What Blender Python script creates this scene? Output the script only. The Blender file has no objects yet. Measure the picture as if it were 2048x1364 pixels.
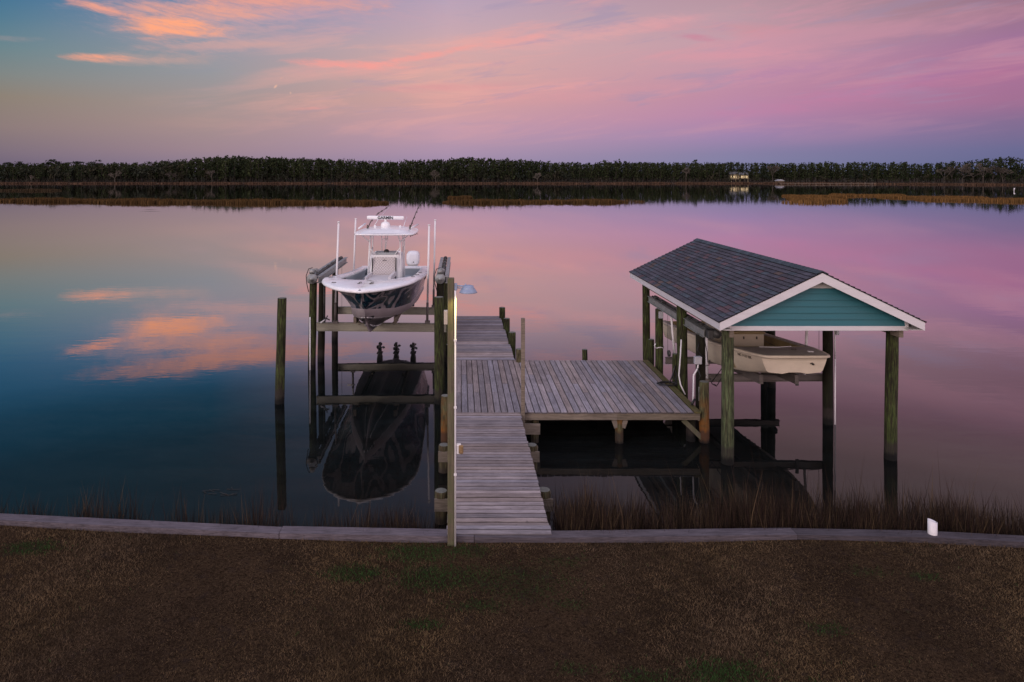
import bpy, math, random
import numpy as np
from mathutils import Vector

# ------------------------------------------------------------------ scene, camera
S = bpy.context.scene
C = S.collection
F = 1365.3                     # focal length in photograph pixels
PX, PY, H = 920.0, 353.0, 6.8  # principal point, camera height above the water

cam = bpy.data.cameras.new("camera")
cam.sensor_width = 36.0
cam.lens = 24.0
cam.shift_x = (1024 - PX) / 2048
cam.shift_y = -(682 - PY) / 2048
cam.clip_start = 0.1
cam.clip_end = 9000
co = bpy.data.objects.new("camera", cam)
co.location = (0, 0, H)
co.rotation_euler = (math.radians(90), 0, 0)
C.objects.link(co)
S.camera = co

S.view_settings.view_transform = 'Standard'
S.view_settings.look = 'None'
S.view_settings.exposure = 0.0
S.view_settings.gamma = 1.0
S.view_settings.use_curve_mapping = False
try:
    S.cycles.max_bounces = 8
    S.cycles.diffuse_bounces = 3
    S.cycles.glossy_bounces = 5
    S.cycles.use_denoising = True
except Exception:
    pass

def lin(c):
    return tuple(((v / 255.0) / 12.92 if v / 255.0 <= 0.04045 else ((v / 255.0 + 0.055) / 1.055) ** 2.4) for v in c) + (1.0,)

# ------------------------------------------------------------------ node helper
class NT:
    def __init__(self, tree):
        self.t = tree; self.n = tree.nodes; self.l = tree.links
    def put(self, sock, v):
        if v is None: return
        if isinstance(v, bpy.types.NodeSocket): self.l.new(v, sock)
        else: sock.default_value = v
    def m(self, op, a, b=None, c=None, clamp=False):
        n = self.n.new('ShaderNodeMath'); n.operation = op; n.use_clamp = clamp
        self.put(n.inputs[0], a); self.put(n.inputs[1], b)
        if c is not None: self.put(n.inputs[2], c)
        return n.outputs[0]
    def rng(self, v, a, b, c=0.0, d=1.0, smooth=False):
        n = self.n.new('ShaderNodeMapRange'); n.clamp = True
        if smooth: n.interpolation_type = 'SMOOTHSTEP'
        self.put(n.inputs[0], v)
        for i, q in enumerate((a, b, c, d)): self.put(n.inputs[i + 1], q)
        return n.outputs[0]
    def mix(self, f, a, b, mode='MIX'):
        n = self.n.new('ShaderNodeMix'); n.data_type = 'RGBA'; n.blend_type = mode; n.clamp_factor = True
        self.put(n.inputs[0], f); self.put(n.inputs[6], a); self.put(n.inputs[7], b)
        return n.outputs[2]
    def ramp(self, f, stops, interp='LINEAR'):
        n = self.n.new('ShaderNodeValToRGB'); cr = n.color_ramp; cr.interpolation = interp
        while len(cr.elements) < len(stops): cr.elements.new(0.5)
        for e, (p, c) in zip(cr.elements, sorted(stops, key=lambda q: q[0])):
            e.position = p; e.color = c
        self.put(n.inputs[0], f); return n.outputs[0]
    def noise(self, vec, scale, detail=3.0, rough=0.5, dist=0.0):
        n = self.n.new('ShaderNodeTexNoise'); n.inputs['Scale'].default_value = scale
        n.inputs['Detail'].default_value = detail; n.inputs['Roughness'].default_value = rough
        n.inputs['Distortion'].default_value = dist
        if vec is not None: self.l.new(vec, n.inputs['Vector'])
        return n.outputs[0]
    def comb(self, x, y, z=0.0):
        n = self.n.new('ShaderNodeCombineXYZ')
        self.put(n.inputs[0], x); self.put(n.inputs[1], y); self.put(n.inputs[2], z)
        return n.outputs[0]
    def sep(self, v):
        n = self.n.new('ShaderNodeSeparateXYZ'); self.l.new(v, n.inputs[0]); return n.outputs
    def vscale(self, v, s):
        n = self.n.new('ShaderNodeVectorMath'); n.operation = 'MULTIPLY'
        self.put(n.inputs[0], v); n.inputs[1].default_value = s; return n.outputs[0]
    def coord(self, which='Object'):
        return self.n.new('ShaderNodeTexCoord').outputs[which]
    def pos(self):
        return self.n.new('ShaderNodeNewGeometry').outputs['Position']
    def attr(self, name):
        n = self.n.new('ShaderNodeAttribute'); n.attribute_name = name; return n.outputs['Color']
    def bump(self, h, strength, dist):
        n = self.n.new('ShaderNodeBump'); n.inputs['Strength'].default_value = strength
        n.inputs['Distance'].default_value = dist; self.l.new(h, n.inputs['Height']); return n.outputs[0]

# ------------------------------------------------------------------ world: dusk sky
W = bpy.data.worlds.new("World"); S.world = W; W.use_nodes = True
nt = NT(W.node_tree); nt.n.clear()
out = nt.n.new('ShaderNodeOutputWorld')
d = nt.coord('Generated')
nv = nt.n.new('ShaderNodeVectorMath'); nv.operation = 'NORMALIZE'; nt.l.new(d, nv.inputs[0])
x, y, z = nt.sep(nv.outputs[0])
az = nt.m('MULTIPLY', nt.m('ARCTAN2', x, y), 57.29578)
el = nt.m('MULTIPLY', nt.m('ARCSINE', z), 57.29578)
EMAX = 40.0
ef = nt.m('DIVIDE', nt.m('ABSOLUTE', el), EMAX, clamp=True)
def sky_ramp(stops):
    return nt.ramp(ef, [(e / EMAX, lin(c)) for e, c in stops], 'B_SPLINE' if False else 'LINEAR')
RL = sky_ramp([(0.3, (100, 92, 118)), (1.6, (122, 108, 124)), (3.5, (140, 122, 122)), (5.6, (140, 128, 117)), (7.2, (126, 133, 132)), (9.0, (106, 132, 140)), (11.0, (82, 122, 145)), (13, (60, 112, 148)), (15, (48, 108, 146)), (18, (46, 118, 156)), (22, (50, 116, 146)), (28, (70, 104, 124)), (38, (60, 100, 130))])
RM = sky_ramp([(0.3, (128, 118, 146)), (2.1, (156, 132, 144)), (4.3, (166, 142, 142)), (6.2, (160, 146, 146)), (8.2, (150, 150, 156)), (10.5, (148, 150, 164)), (12.5, (120, 140, 170)), (14.5, (84, 126, 166)), (16, (56, 116, 156)), (18, (54, 120, 156)), (22, (68, 118, 146)), (28, (84, 108, 128)), (38, (70, 96, 130))])
RC = sky_ramp([(0.3, (142, 132, 168)), (2.0, (170, 144, 172)), (4.0, (194, 152, 170)), (6.3, (212, 160, 158)), (8.5, (214, 166, 162)), (10.5, (210, 168, 168)), (12.5, (196, 166, 178)), (14.5, (184, 162, 184)), (17, (200, 165, 185)), (20, (150, 145, 175)), (27, (120, 130, 160)), (38, (100, 110, 145))])
RQ = sky_ramp([(0.3, (122, 128, 164)), (1.8, (132, 126, 164)), (3.2, (158, 130, 172)), (4.8, (182, 132, 168)), (6.5, (188, 136, 164)), (8.4, (194, 146, 166)), (10.5, (194, 154, 168)), (12.5, (186, 152, 164)), (14.5, (182, 144, 156)), (16.5, (200, 148, 170)), (19, (222, 176, 186)), (24, (214, 182, 188)), (32, (160, 145, 150))])
RR = sky_ramp([(0.3, (92, 100, 140)), (1.8, (104, 104, 146)), (3.6, (130, 106, 146)), (5.0, (160, 108, 146)), (7.0, (168, 110, 150)), (9.0, (158, 112, 150)), (11.0, (152, 114, 136)), (13.0, (150, 110, 128)), (16, (176, 130, 150)), (19, (215, 176, 182)), (24, (214, 190, 190)), (34, (150, 140, 142))])
base = nt.mix(nt.rng(az, -34, -20), RL, RM)
base = nt.mix(nt.rng(az, -20, -1), base, RC)
base = nt.mix(nt.rng(az, -1, 22), base, RQ)
base = nt.mix(nt.rng(az, 22, 39), base, RR)
# soft streaks of high cloud
tilt = nt.m('SUBTRACT', nt.m('ABSOLUTE', el), nt.m('MULTIPLY', az, 0.10))
sv = nt.comb(nt.m('MULTIPLY', az, 0.055), nt.m('MULTIPLY', tilt, 0.42), 0.0)
s1 = nt.noise(sv, 1.0, 5.0, 0.62, 0.5)
sv2 = nt.comb(nt.m('MULTIPLY', az, 0.13), nt.m('MULTIPLY', tilt, 0.9), 3.7)
s2 = nt.noise(sv2, 1.0, 4.0, 0.6, 0.4)
zone = nt.m('MULTIPLY', nt.m('MULTIPLY', nt.rng(az, -26, 4), nt.rng(nt.m('ABSOLUTE', el), 2.2, 6.0)), nt.m('MULTIPLY', nt.rng(nt.m('ABSOLUTE', el), 13, 17, 1, .25), nt.rng(az, 10, 30, 1, .6)))
base = nt.mix(nt.m('MULTIPLY', nt.rng(s1, 0.46, 0.64, 0, 0.75, True), zone), base, nt.mix(nt.rng(az, -5, 25), lin((240, 172, 160)), lin((208, 146, 164))))
base = nt.mix(nt.m('MULTIPLY', nt.rng(s2, 0.46, 0.30, 0, 0.42, True), zone), base, lin((150, 142, 176)))
# formed clouds: (centre px x, y, half width px, half height px, tilt, edge softness, strength, colour)
def pxel(px, py):
    a = math.atan((px - PX) / F)
    return math.degrees(a), math.degrees(math.atan((PY - py) / F * math.cos(a)))
ael = nt.m('ABSOLUTE', el)
wob = nt.noise(nt.comb(nt.m('MULTIPLY', az, 0.22), nt.m('MULTIPLY', ael, 0.75), 1.3), 1.0, 6.0, 0.68, 0.7)
fine = nt.noise(nt.comb(nt.m('MULTIPLY', az, 0.5), nt.m('MULTIPLY', nt.m('SUBTRACT', ael, nt.m('MULTIPLY', az, -0.12)), 2.6), 7.3), 1.0, 6.0, 0.68, 0.6)
wo = nt.m('ADD', nt.m('MULTIPLY', nt.m('SUBTRACT', wob, 0.5), 2.4), nt.m('MULTIPLY', nt.m('SUBTRACT', fine, 0.5), 1.5))
feather = nt.rng(fine, 0.34, 0.58, 0.55, 1.0)
CL = [
 (400, 42, 260, 66, 0.02, 1.0, 0.6, (206, 164, 166)),
 (480, -8, 330, 24, 0.03, 0.9, 1.0, (240, 160, 132)),
 (640, 18, 420, 55, 0.02, 1.2, 0.42, (206, 160, 172)),
 (355, 54, 120, 30, -0.04, 0.8, 1.0, (255, 168, 130)),
 (300, 118, 190, 16, -0.05, 1.0, 0.5, (214, 164, 150)),
 (760, 132, 260, 26, -0.12, 1.1, 0.45, (228, 160, 158)),
 (1180, 70, 230, 24, -0.12, 1.1, 0.5, (236, 168, 166)),
 (1480, 110, 260, 20, 0.04, 1.1, 0.45, (222, 150, 164)),
 (1120, 190, 300, 22, -0.03, 1.1, 0.35, (222, 152, 162)),
 (400, 22, 170, 20, -0.03, 0.9, 0.75, (240, 164, 140)),
 (200, 18, 90, 11, 0.16, 0.8, 0.9, (240, 162, 140)),
 (186, 115, 84, 10, -0.04, 0.9, 0.95, (246, 164, 134)),
 (430, 92, 220, 13, -0.10, 0.9, 0.5, (214, 164, 156)),
 (20, 77, 70, 7, -0.06, 0.9, 0.35, (170, 150, 150)),
 (690, 128, 135, 10, 0.02, 0.7, 0.8, (246, 158, 150)),
 (850, 112, 150, 9, -0.20, 0.7, 0.75, (246, 160, 152)),
 (1020, 84, 110, 9, -0.18, 0.9, 0.55, (240, 162, 158)),
 (880, 175, 190, 12, -0.03, 1.0, 0.4, (216, 140, 152)),
 (620, 217, 60, 4, -0.07, 0.9, 0.5, (230, 156, 150)),
 (1400, 76, 62, 9, 0.18, 0.9, 0.5, (206, 120, 148)),
 (1500, 60, 120, 18, 0.08, 1.1, 0.4, (216, 140, 150)),
 (1340, 42, 160, 14, -0.05, 1.1, 0.35, (222, 160, 168)),
 (1700, 190, 330, 26, -0.13, 1.2, 0.45, (200, 122, 162)),
 (1980, 150, 150, 26, -0.10, 1.2, 0.4, (188, 118, 150)),
 (1560, 145, 220, 22, -0.08, 1.3, 0.35, (150, 112, 172)),
 (1880, 150, 120, 12, -0.10, 1.2, 0.35, (140, 104, 160)),
 (551, 173, 5, 4, -0.6, 0.9, 0.9, (238, 184, 160)),
 (581, 186, 3, 4, 0.2, 0.9, 0.6, (226, 180, 160)),
 (563, 156, 4, 2, -0.5, 0.9, 0.4, (226, 170, 150)),
]
for (cx, cy, hw, hh, tl, soft, stg, colr) in CL:
    a0, e0 = pxel(cx, cy)
    cs = math.cos(math.radians(a0))
    k = 57.3 / F * cs * cs
    da = nt.m('DIVIDE', nt.m('SUBTRACT', az, a0), hw * k)
    de = nt.m('DIVIDE', nt.m('ADD', nt.m('SUBTRACT', ael, e0), nt.m('MULTIPLY', nt.m('SUBTRACT', az, a0), tl)), hh * 57.3 / F * cs)
    r = nt.m('SQRT', nt.m('ADD', nt.m('MULTIPLY', da, da), nt.m('MULTIPLY', de, de)))
    wk = 0.5 if hw > 30 else 0.25
    q = nt.m('ADD', r, nt.m('MULTIPLY', wo, -wk))
    base = nt.mix(nt.m('MULTIPLY', nt.rng(q, 1.1, 1.0 - soft, 0, stg, True), feather), base, lin(colr))
# afterglow behind the camera (the sun has set there), pale blue overhead raised for more light
back = nt.rng(nt.m('ABSOLUTE', az), 60, 125, 0, 1, True)
glow = nt.mix(nt.rng(ael, 4, 55), (1.30, 0.96, 0.92, 1), (0.70, 0.70, 0.98, 1))
base = nt.mix(back, base, glow)
base = nt.mix(nt.rng(ael, 38, 70, 0, 1, True), base, (0.74, 0.74, 1.0, 1))
bgm = nt.n.new('ShaderNodeBackground'); nt.put(bgm.inputs[0], base); bgm.inputs[1].default_value = 1.0
sky = nt.n.new('ShaderNodeTexSky'); sky.sky_type = 'NISHITA'; sky.sun_disc = False
sky.sun_elevation = math.radians(4); sky.sun_rotation = math.radians(205)
bgs = nt.n.new('ShaderNodeBackground'); nt.l.new(sky.outputs[0], bgs.inputs[0]); bgs.inputs[1].default_value = 0.004
ad = nt.n.new('ShaderNodeAddShader'); nt.l.new(bgm.outputs[0], ad.inputs[0]); nt.l.new(bgs.outputs[0], ad.inputs[1])
nt.l.new(ad.outputs[0], out.inputs[0])

# soft last light from behind and left of the camera
sl = bpy.data.lights.new("sun", 'SUN'); sl.energy = 0.9; sl.angle = math.radians(24); sl.color = (1.0, 0.86, 0.80)
so = bpy.data.objects.new("sun", sl); C.objects.link(so)
sd = Vector((0.66, 0.75, -0.36))
so.rotation_euler = sd.to_track_quat('-Z', 'Y').to_euler()

# ------------------------------------------------------------------ materials
MATS = {}
def new_mat(name):
    m = bpy.data.materials.new(name); m.use_nodes = True
    n = NT(m.node_tree); b = n.n.get('Principled BSDF'); MATS[name] = m
    return m, n, b
def simple(name, col, rough=0.5, metal=0.0, var=0.12, scale=6.0, bump=0.0, spec=0.5, streak=(1, 1, 1)):
    m, n, b = new_mat(name)
    v = n.vscale(n.coord(), streak)
    f = n.noise(v, scale, 5.0, 0.6)
    g = n.noise(v, scale * 9, 3.0, 0.6)
    a = tuple(c * (1 - var) for c in col[:3]) + (1,); c2 = tuple(min(1, c * (1 + var)) for c in col[:3]) + (1,)
    cc = n.mix(n.rng(f, 0.3, 0.7), a, c2)
    cc = n.mix(n.rng(g, 0.55, 0.8, 0, var * 1.5), cc, tuple(c * 0.5 for c in col[:3]) + (1,))
    n.put(b.inputs['Base Color'], cc)
    n.put(b.inputs['Roughness'], n.rng(f, 0.3, 0.7, max(0, rough - 0.08), min(1, rough + 0.08)))
    b.inputs['Metallic'].default_value = metal
    b.inputs['Specular IOR Level'].default_value = spec
    if bump: n.put(b.inputs['Normal'], n.bump(g, 0.6, bump))
    return m
def tinted(name, col, rough=0.85, grain=(1, 1, 1), gscale=8.0, lo=0.55, hi=1.35, bump=0.002, moss=None):
    """wood whose boards each carry their own tint attribute, with grain along one axis"""
    m, n, b = new_mat(name)
    o = n.coord(); v = n.vscale(o, grain)
    g1 = n.noise(v, gscale, 6.0, 0.65, 0.6)
    g2 = n.noise(v, gscale * 3.3, 4.0, 0.6, 0.3)
    blot = n.noise(o, 1.7, 4.0, 0.6)
    gg = n.m('ADD', n.m('MULTIPLY', g1, 0.6), n.m('MULTIPLY', g2, 0.4))
    k = n.rng(gg, 0.36, 0.64, lo, hi)
    k = n.m('MULTIPLY', k, n.rng(blot, 0.3, 0.7, 0.82, 1.15))
    c0 = n.mix(1.0, n.attr('tint'), col, 'MULTIPLY')
    kc = n.comb(k, k, k)
    cc = n.mix(1.0, c0, kc, 'MULTIPLY')
    knots = n.noise(o, 9.0, 2.0, 0.5)
    cc = n.mix(n.rng(knots, 0.70, 0.78, 0, 0.6), cc, tuple(c * 0.25 for c in col[:3]) + (1,))
    if moss:
        ms = n.noise(o, 5.0, 5.0, 0.7)
        cc = n.mix(n.rng(ms, 0.42, 0.62, 0, 0.8), cc, moss)
    n.put(b.inputs['Base Color'], cc); b.inputs['Roughness'].default_value = rough
    b.inputs['Specular IOR Level'].default_value = 0.25
    n.put(b.inputs['Normal'], n.bump(gg, 0.7, bump))
    return m
DECKC = (0.275, 0.235, 0.240, 1)
tinted('deck_cross', DECKC, grain=(0.25, 4, 4))
tinted('deck_long', DECKC, grain=(4, 0.25, 4))
tinted('cap_wood', (0.115, 0.098, 0.110, 1), grain=(0.25, 5, 5), gscale=10, lo=0.4, hi=1.5, bump=0.006)
tinted('beam_wood', (0.20, 0.165, 0.13, 1), grain=(0.25, 4, 4))
tinted('moss_board', (0.13, 0.10, 0.045, 1), grain=(4, 0.25, 4), moss=(0.07, 0.085, 0.025, 1))
tinted('post_wood', (0.125, 0.105, 0.075, 1), grain=(6, 6, 0.3), gscale=6, moss=(0.105, 0.115, 0.055, 1))
tinted('shingle', (0.060, 0.058, 0.072, 1), grain=(1, 1, 1), gscale=30, lo=0.6, hi=1.5, bump=0.003)

def pile_mat(name, green, brown, water_h=0.42, rust=0.0):
    m, n, b = new_mat(name)
    p = n.pos(); px_, py_, pz_ = n.sep(p)
    v = n.vscale(p, (9, 9, 1.1))
    g1 = n.noise(v, 1.6, 6.0, 0.7, 0.5)
    v2 = n.vscale(p, (30, 30, 2.2)); g2 = n.noise(v2, 1.6, 4.0, 0.6)
    blot = n.noise(p, 1.3, 4.0, 0.65)
    cc = n.mix(n.rng(g1, 0.40, 0.60), brown, green)
    cc = n.mix(n.rng(blot, 0.40, 0.68, 0, 0.7), cc, tuple(c * 0.45 for c in brown[:3]) + (1,))
    cc = n.mix(n.rng(g2, 0.48, 0.60, 0.0, 0.75), cc, (0.010, 0.009, 0.006, 1))
    cc = n.mix(n.rng(g2, 0.44, 0.34, 0.0, 0.6), cc, tuple(min(1, c * 1.9) for c in green[:3]) + (1,))
    if rust:
        cc = n.mix(n.m('MULTIPLY', n.rng(blot, 0.38, 0.55, 0, rust), n.rng(pz_, 1.2, 0.7)), cc, (0.23, 0.085, 0.015, 1))
    wl = n.m('ADD', pz_, n.m('MULTIPLY', n.m('SUBTRACT', g1, 0.5), 0.25))
    # pale oyster belt just above the wet foot, then the black wet foot
    cc = n.mix(n.m('MULTIPLY', n.rng(wl, water_h + 0.06, water_h - 0.03), 0.75), cc, (0.034, 0.026, 0.024, 1))
    cc = n.mix(n.rng(wl, water_h - 0.20, water_h - 0.30, 0, 0.92), cc, (0.006, 0.006, 0.006, 1))
    n.put(b.inputs['Base Color'], cc); b.inputs['Roughness'].default_value = 0.85
    b.inputs['Specular IOR Level'].default_value = 0.25
    n.put(b.inputs['Normal'], n.bump(n.m('ADD', g1, n.m('MULTIPLY', g2, 0.6)), 1.0, 0.02))
    return m
pile_mat('pile_green', (0.060, 0.082, 0.022, 1), (0.036, 0.030, 0.016, 1))
pile_mat('pile_bright', (0.10, 0.135, 0.062, 1), (0.085, 0.085, 0.045, 1))
pile_mat('pile_dark', (0.016, 0.018, 0.008, 1), (0.018, 0.013, 0.008, 1))
pile_mat('pile_short', (0.085, 0.085, 0.045, 1), (0.12, 0.085, 0.045, 1), 0.1, 0.0)
pile_mat('pile_rust', (0.085, 0.095, 0.045, 1), (0.12, 0.085, 0.04, 1), 0.3, 1.0)
simple('pile_top', (0.14, 0.14, 0.12), 0.9, var=0.3, scale=20)

simple('gelcoat', (0.86, 0.86, 0.88), 0.22, var=0.04, scale=2)
simple('liner', (0.36, 0.40, 0.43), 0.45, var=0.08, scale=3)
simple('cushion', (0.66, 0.64, 0.66), 0.6, var=0.05, scale=10, bump=0.002)
simple('bottom_paint', (0.46, 0.40, 0.42), 0.45, var=0.14, scale=3, streak=(1, 0.3, 1))
simple('pvc', (0.78, 0.76, 0.78), 0.4, var=0.05)
simple('conduit', (0.42, 0.42, 0.45), 0.5, var=0.1)
simple('white_trim', (0.62, 0.60, 0.62), 0.55, var=0.07, scale=3, streak=(0.5, 0.5, 3))
simple('soffit', (0.50, 0.49, 0.47), 0.6, var=0.08)
simple('galv', (0.30, 0.31, 0.30), 0.5, 0.45, var=0.3, scale=9, bump=0.001)
simple('galv_dark', (0.07, 0.07, 0.07), 0.6, 0.4, var=0.4, scale=9)
simple('alu', (0.30, 0.285, 0.225), 0.55, 0.25, var=0.22, scale=3, streak=(0.6, 1, 4))
simple('alu_dull', (0.145, 0.125, 0.115), 0.65, 0.2, var=0.3, scale=3, streak=(0.6, 1, 4))
simple('black', (0.012, 0.012, 0.014), 0.5, var=0.2)
simple('lamp_metal', (0.26, 0.32, 0.44), 0.4, 0.1, var=0.12, scale=10)
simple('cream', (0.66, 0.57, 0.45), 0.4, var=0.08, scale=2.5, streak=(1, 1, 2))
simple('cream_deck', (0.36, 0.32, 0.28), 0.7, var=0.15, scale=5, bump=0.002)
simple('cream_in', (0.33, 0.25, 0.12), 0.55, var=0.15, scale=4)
simple('siding', (0.020, 0.130, 0.160), 0.6, var=0.07, scale=4, streak=(0.4, 1, 6), bump=0.0008)
simple('bronze', (0.10, 0.09, 0.08), 0.35, 0.8, var=0.2)
simple('ink', (0.015, 0.02, 0.03), 0.5, var=0.05)
simple('ink_brown', (0.07, 0.05, 0.035), 0.5, var=0.05)
simple('mud', (0.05, 0.042, 0.036), 0.8, var=0.3, scale=3)
simple('outlet_brown', (0.24, 0.15, 0.07), 0.6, var=0.3, scale=30)
simple('house_wall', (0.42, 0.34, 0.20), 0.8, var=0.08, scale=0.5)
simple('house_roof', (0.10, 0.10, 0.10), 0.9, var=0.2, scale=0.5)
simple('bulkhead_wall', (0.07, 0.06, 0.045), 0.9, var=0.35, scale=2, streak=(6, 6, 0.5), bump=0.01)

def emis(name, col, st):
    m, n, b = new_mat(name)
    b.inputs['Base Color'].default_value = col
    b.inputs['Emission Color'].default_value = col; b.inputs['Emission Strength'].default_value = st
emis('lamp_glass', (1.0, 0.80, 0.30, 1), 9.0)
emis('lit_window', (1.0, 0.80, 0.42, 1), 0.35)

# camouflage wrap on the hull
m, n, b = new_mat('hull_wrap')
o = n.coord(); v = n.vscale(o, (0.75, 0.42, 0.8))
w1 = n.noise(n.vscale(o, (1.0, 0.42, 0.62)), 1.35, 0.5, 0.4, 1.1)
w2 = n.noise(n.vscale(o, (1.6, 0.8, 1.3)), 2.3, 3.0, 0.55, 1.6)
w3 = n.noise(n.vscale(o, (4, 2, 1.2)), 2.4, 4.0, 0.6, 1.2)
dark = n.mix(n.rng(w2, 0.42, 0.60), (0.005, 0.014, 0.034, 1), (0.012, 0.060, 0.085, 1))
dark = n.mix(n.rng(w3, 0.56, 0.64, 0, 0.6), dark, (0.09, 0.13, 0.20, 1))
light = n.mix(n.rng(w3, 0.4, 0.6), (0.27, 0.24, 0.25, 1), (0.42, 0.38, 0.41, 1))
cc = n.mix(n.rng(w1, 0.495, 0.51), dark, light)
cc = n.mix(n.rng(w1, 0.585, 0.60), cc, dark)
cc = n.mix(n.rng(w1, 0.385, 0.37), cc, light)
n.put(b.inputs['Base Color'], cc); b.inputs['Roughness'].default_value = 0.22

# quilted cushion
m, n, b = new_mat('quilt')
o = n.coord(); ox, oy, oz = n.sep(o)
def tri(v):
    return n.m('ABSOLUTE', n.m('SUBTRACT', n.m('FRACT', v), 0.5))
u1 = tri(n.m('MULTIPLY', n.m('ADD', ox, oz), 9.0)); u2 = tri(n.m('MULTIPLY', n.m('SUBTRACT', ox, oz), 9.0))
ln = n.m('MAXIMUM', u1, u2)
n.put(b.inputs['Base Color'], n.mix(n.rng(ln, 0.40, 0.47), (0.70, 0.66, 0.66, 1), (0.44, 0.38, 0.40, 1)))
b.inputs['Roughness'].default_value = 0.55
n.put(b.inputs['Normal'], n.bump(n.rng(ln, 0.3, 0.5, 1, 0), 0.8, 0.02))

# lawn
m, n, b = new_mat('lawn')
p = n.pos()
f1 = n.noise(p, 0.9, 5.0, 0.65); f2 = n.noise(p, 28.0, 5.0, 0.75); f3 = n.noise(p, 5.0, 4.0, 0.6)
cc = n.mix(n.rng(f1, 0.35, 0.65), (0.040, 0.026, 0.017, 1), (0.075, 0.048, 0.028, 1))
cc = n.mix(n.rng(f2, 0.38, 0.62), tuple(v * 0.45 for v in (0.04, 0.026, 0.017)) + (1,), cc)
cc = n.mix(n.rng(f3, 0.55, 0.75, 0, 0.6), cc, (0.03, 0.022, 0.02, 1))
n.put(b.inputs['Base Color'], cc); b.inputs['Roughness'].default_value = 1.0; b.inputs['Specular IOR Level'].default_value = 0.0
n.put(b.inputs['Normal'], n.bump(f2, 1.0, 0.03))
def leafy(name, rough=0.9, transl=0.0):
    m, n, b = new_mat(name)
    n.put(b.inputs['Base Color'], n.attr('tint')); b.inputs['Roughness'].default_value = rough
    b.inputs['Specular IOR Level'].default_value = 0.1
leafy('leaf')
m, n, b = new_mat('far_land')
p = n.pos(); f1 = n.noise(n.vscale(p, (1, 0.5, 1)), 0.05, 5, 0.6)
n.put(b.inputs['Base Color'], n.mix(f1, (0.035, 0.026, 0.016, 1), (0.07, 0.045, 0.022, 1))); b.inputs['Roughness'].default_value = 1

# water: nearly still, reflection rising towards grazing, teal shallows below
m, n, b = new_mat('water')
n.n.remove(b)
mo = n.n.get('Material Output')
p = n.pos(); wx, wy, wz = n.sep(p)
rip = n.noise(n.vscale(p, (0.5, 1.3, 1)), 1.3, 3.0, 0.55, 0.3)
rip2 = n.noise(p, 9.0, 2.0, 0.5)
hgt = n.m('ADD', rip, n.m('MULTIPLY', rip2, 0.05))
bn = n.bump(hgt, 1.0, 0.0020)
fr = n.n.new('ShaderNodeFresnel'); fr.inputs[0].default_value = 1.33
fac = n.ramp(fr.outputs[0], [(0.0, (0, 0, 0, 1)), (0.08, (.065, .065, .065, 1)), (0.137, (.105, .105, .105, 1)), (0.18, (.21, .21, .21, 1)), (0.22, (.44, .44, .44, 1)), (0.30, (.68, .68, .68, 1)), (0.39, (.80, .80, .80, 1)), (0.6, (.94, .94, .94, 1)), (1.0, (1, 1, 1, 1))])
gl = n.n.new('ShaderNodeBsdfGlossy'); gl.inputs['Color'].default_value = (0.93, 0.93, 0.95, 1); gl.inputs['Roughness'].default_value = 0.012
n.l.new(bn, gl.inputs['Normal'])
df = n.n.new('ShaderNodeBsdfDiffuse')
bed = n.noise(n.vscale(p, (0.7, 1.6, 1)), 0.9, 6.0, 0.65)
bed2 = n.noise(n.vscale(p, (1, 2.2, 1)), 4.0, 4.0, 0.7)
bc = n.mix(n.rng(bed, 0.38, 0.62), (0.003, 0.0045, 0.0045, 1), (0.008, 0.011, 0.011, 1))
bc = n.mix(n.rng(bed2, 0.50, 0.66, 0, 0.8), bc, (0.002, 0.0025, 0.0025, 1))
bc = n.mix(n.m('MULTIPLY', n.rng(wy, 19.0, 12.5), n.rng(bed2, 0.36, 0.60, .35, 1)), bc, (0.012, 0.010, 0.0085, 1))
n.put(df.inputs[0], bc)
ms = n.n.new('ShaderNodeMixShader'); n.l.new(fac, ms.inputs[0]); n.l.new(df.outputs[0], ms.inputs[1]); n.l.new(gl.outputs[0], ms.inputs[2])
n.l.new(ms.outputs[0], mo.inputs[0])

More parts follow.
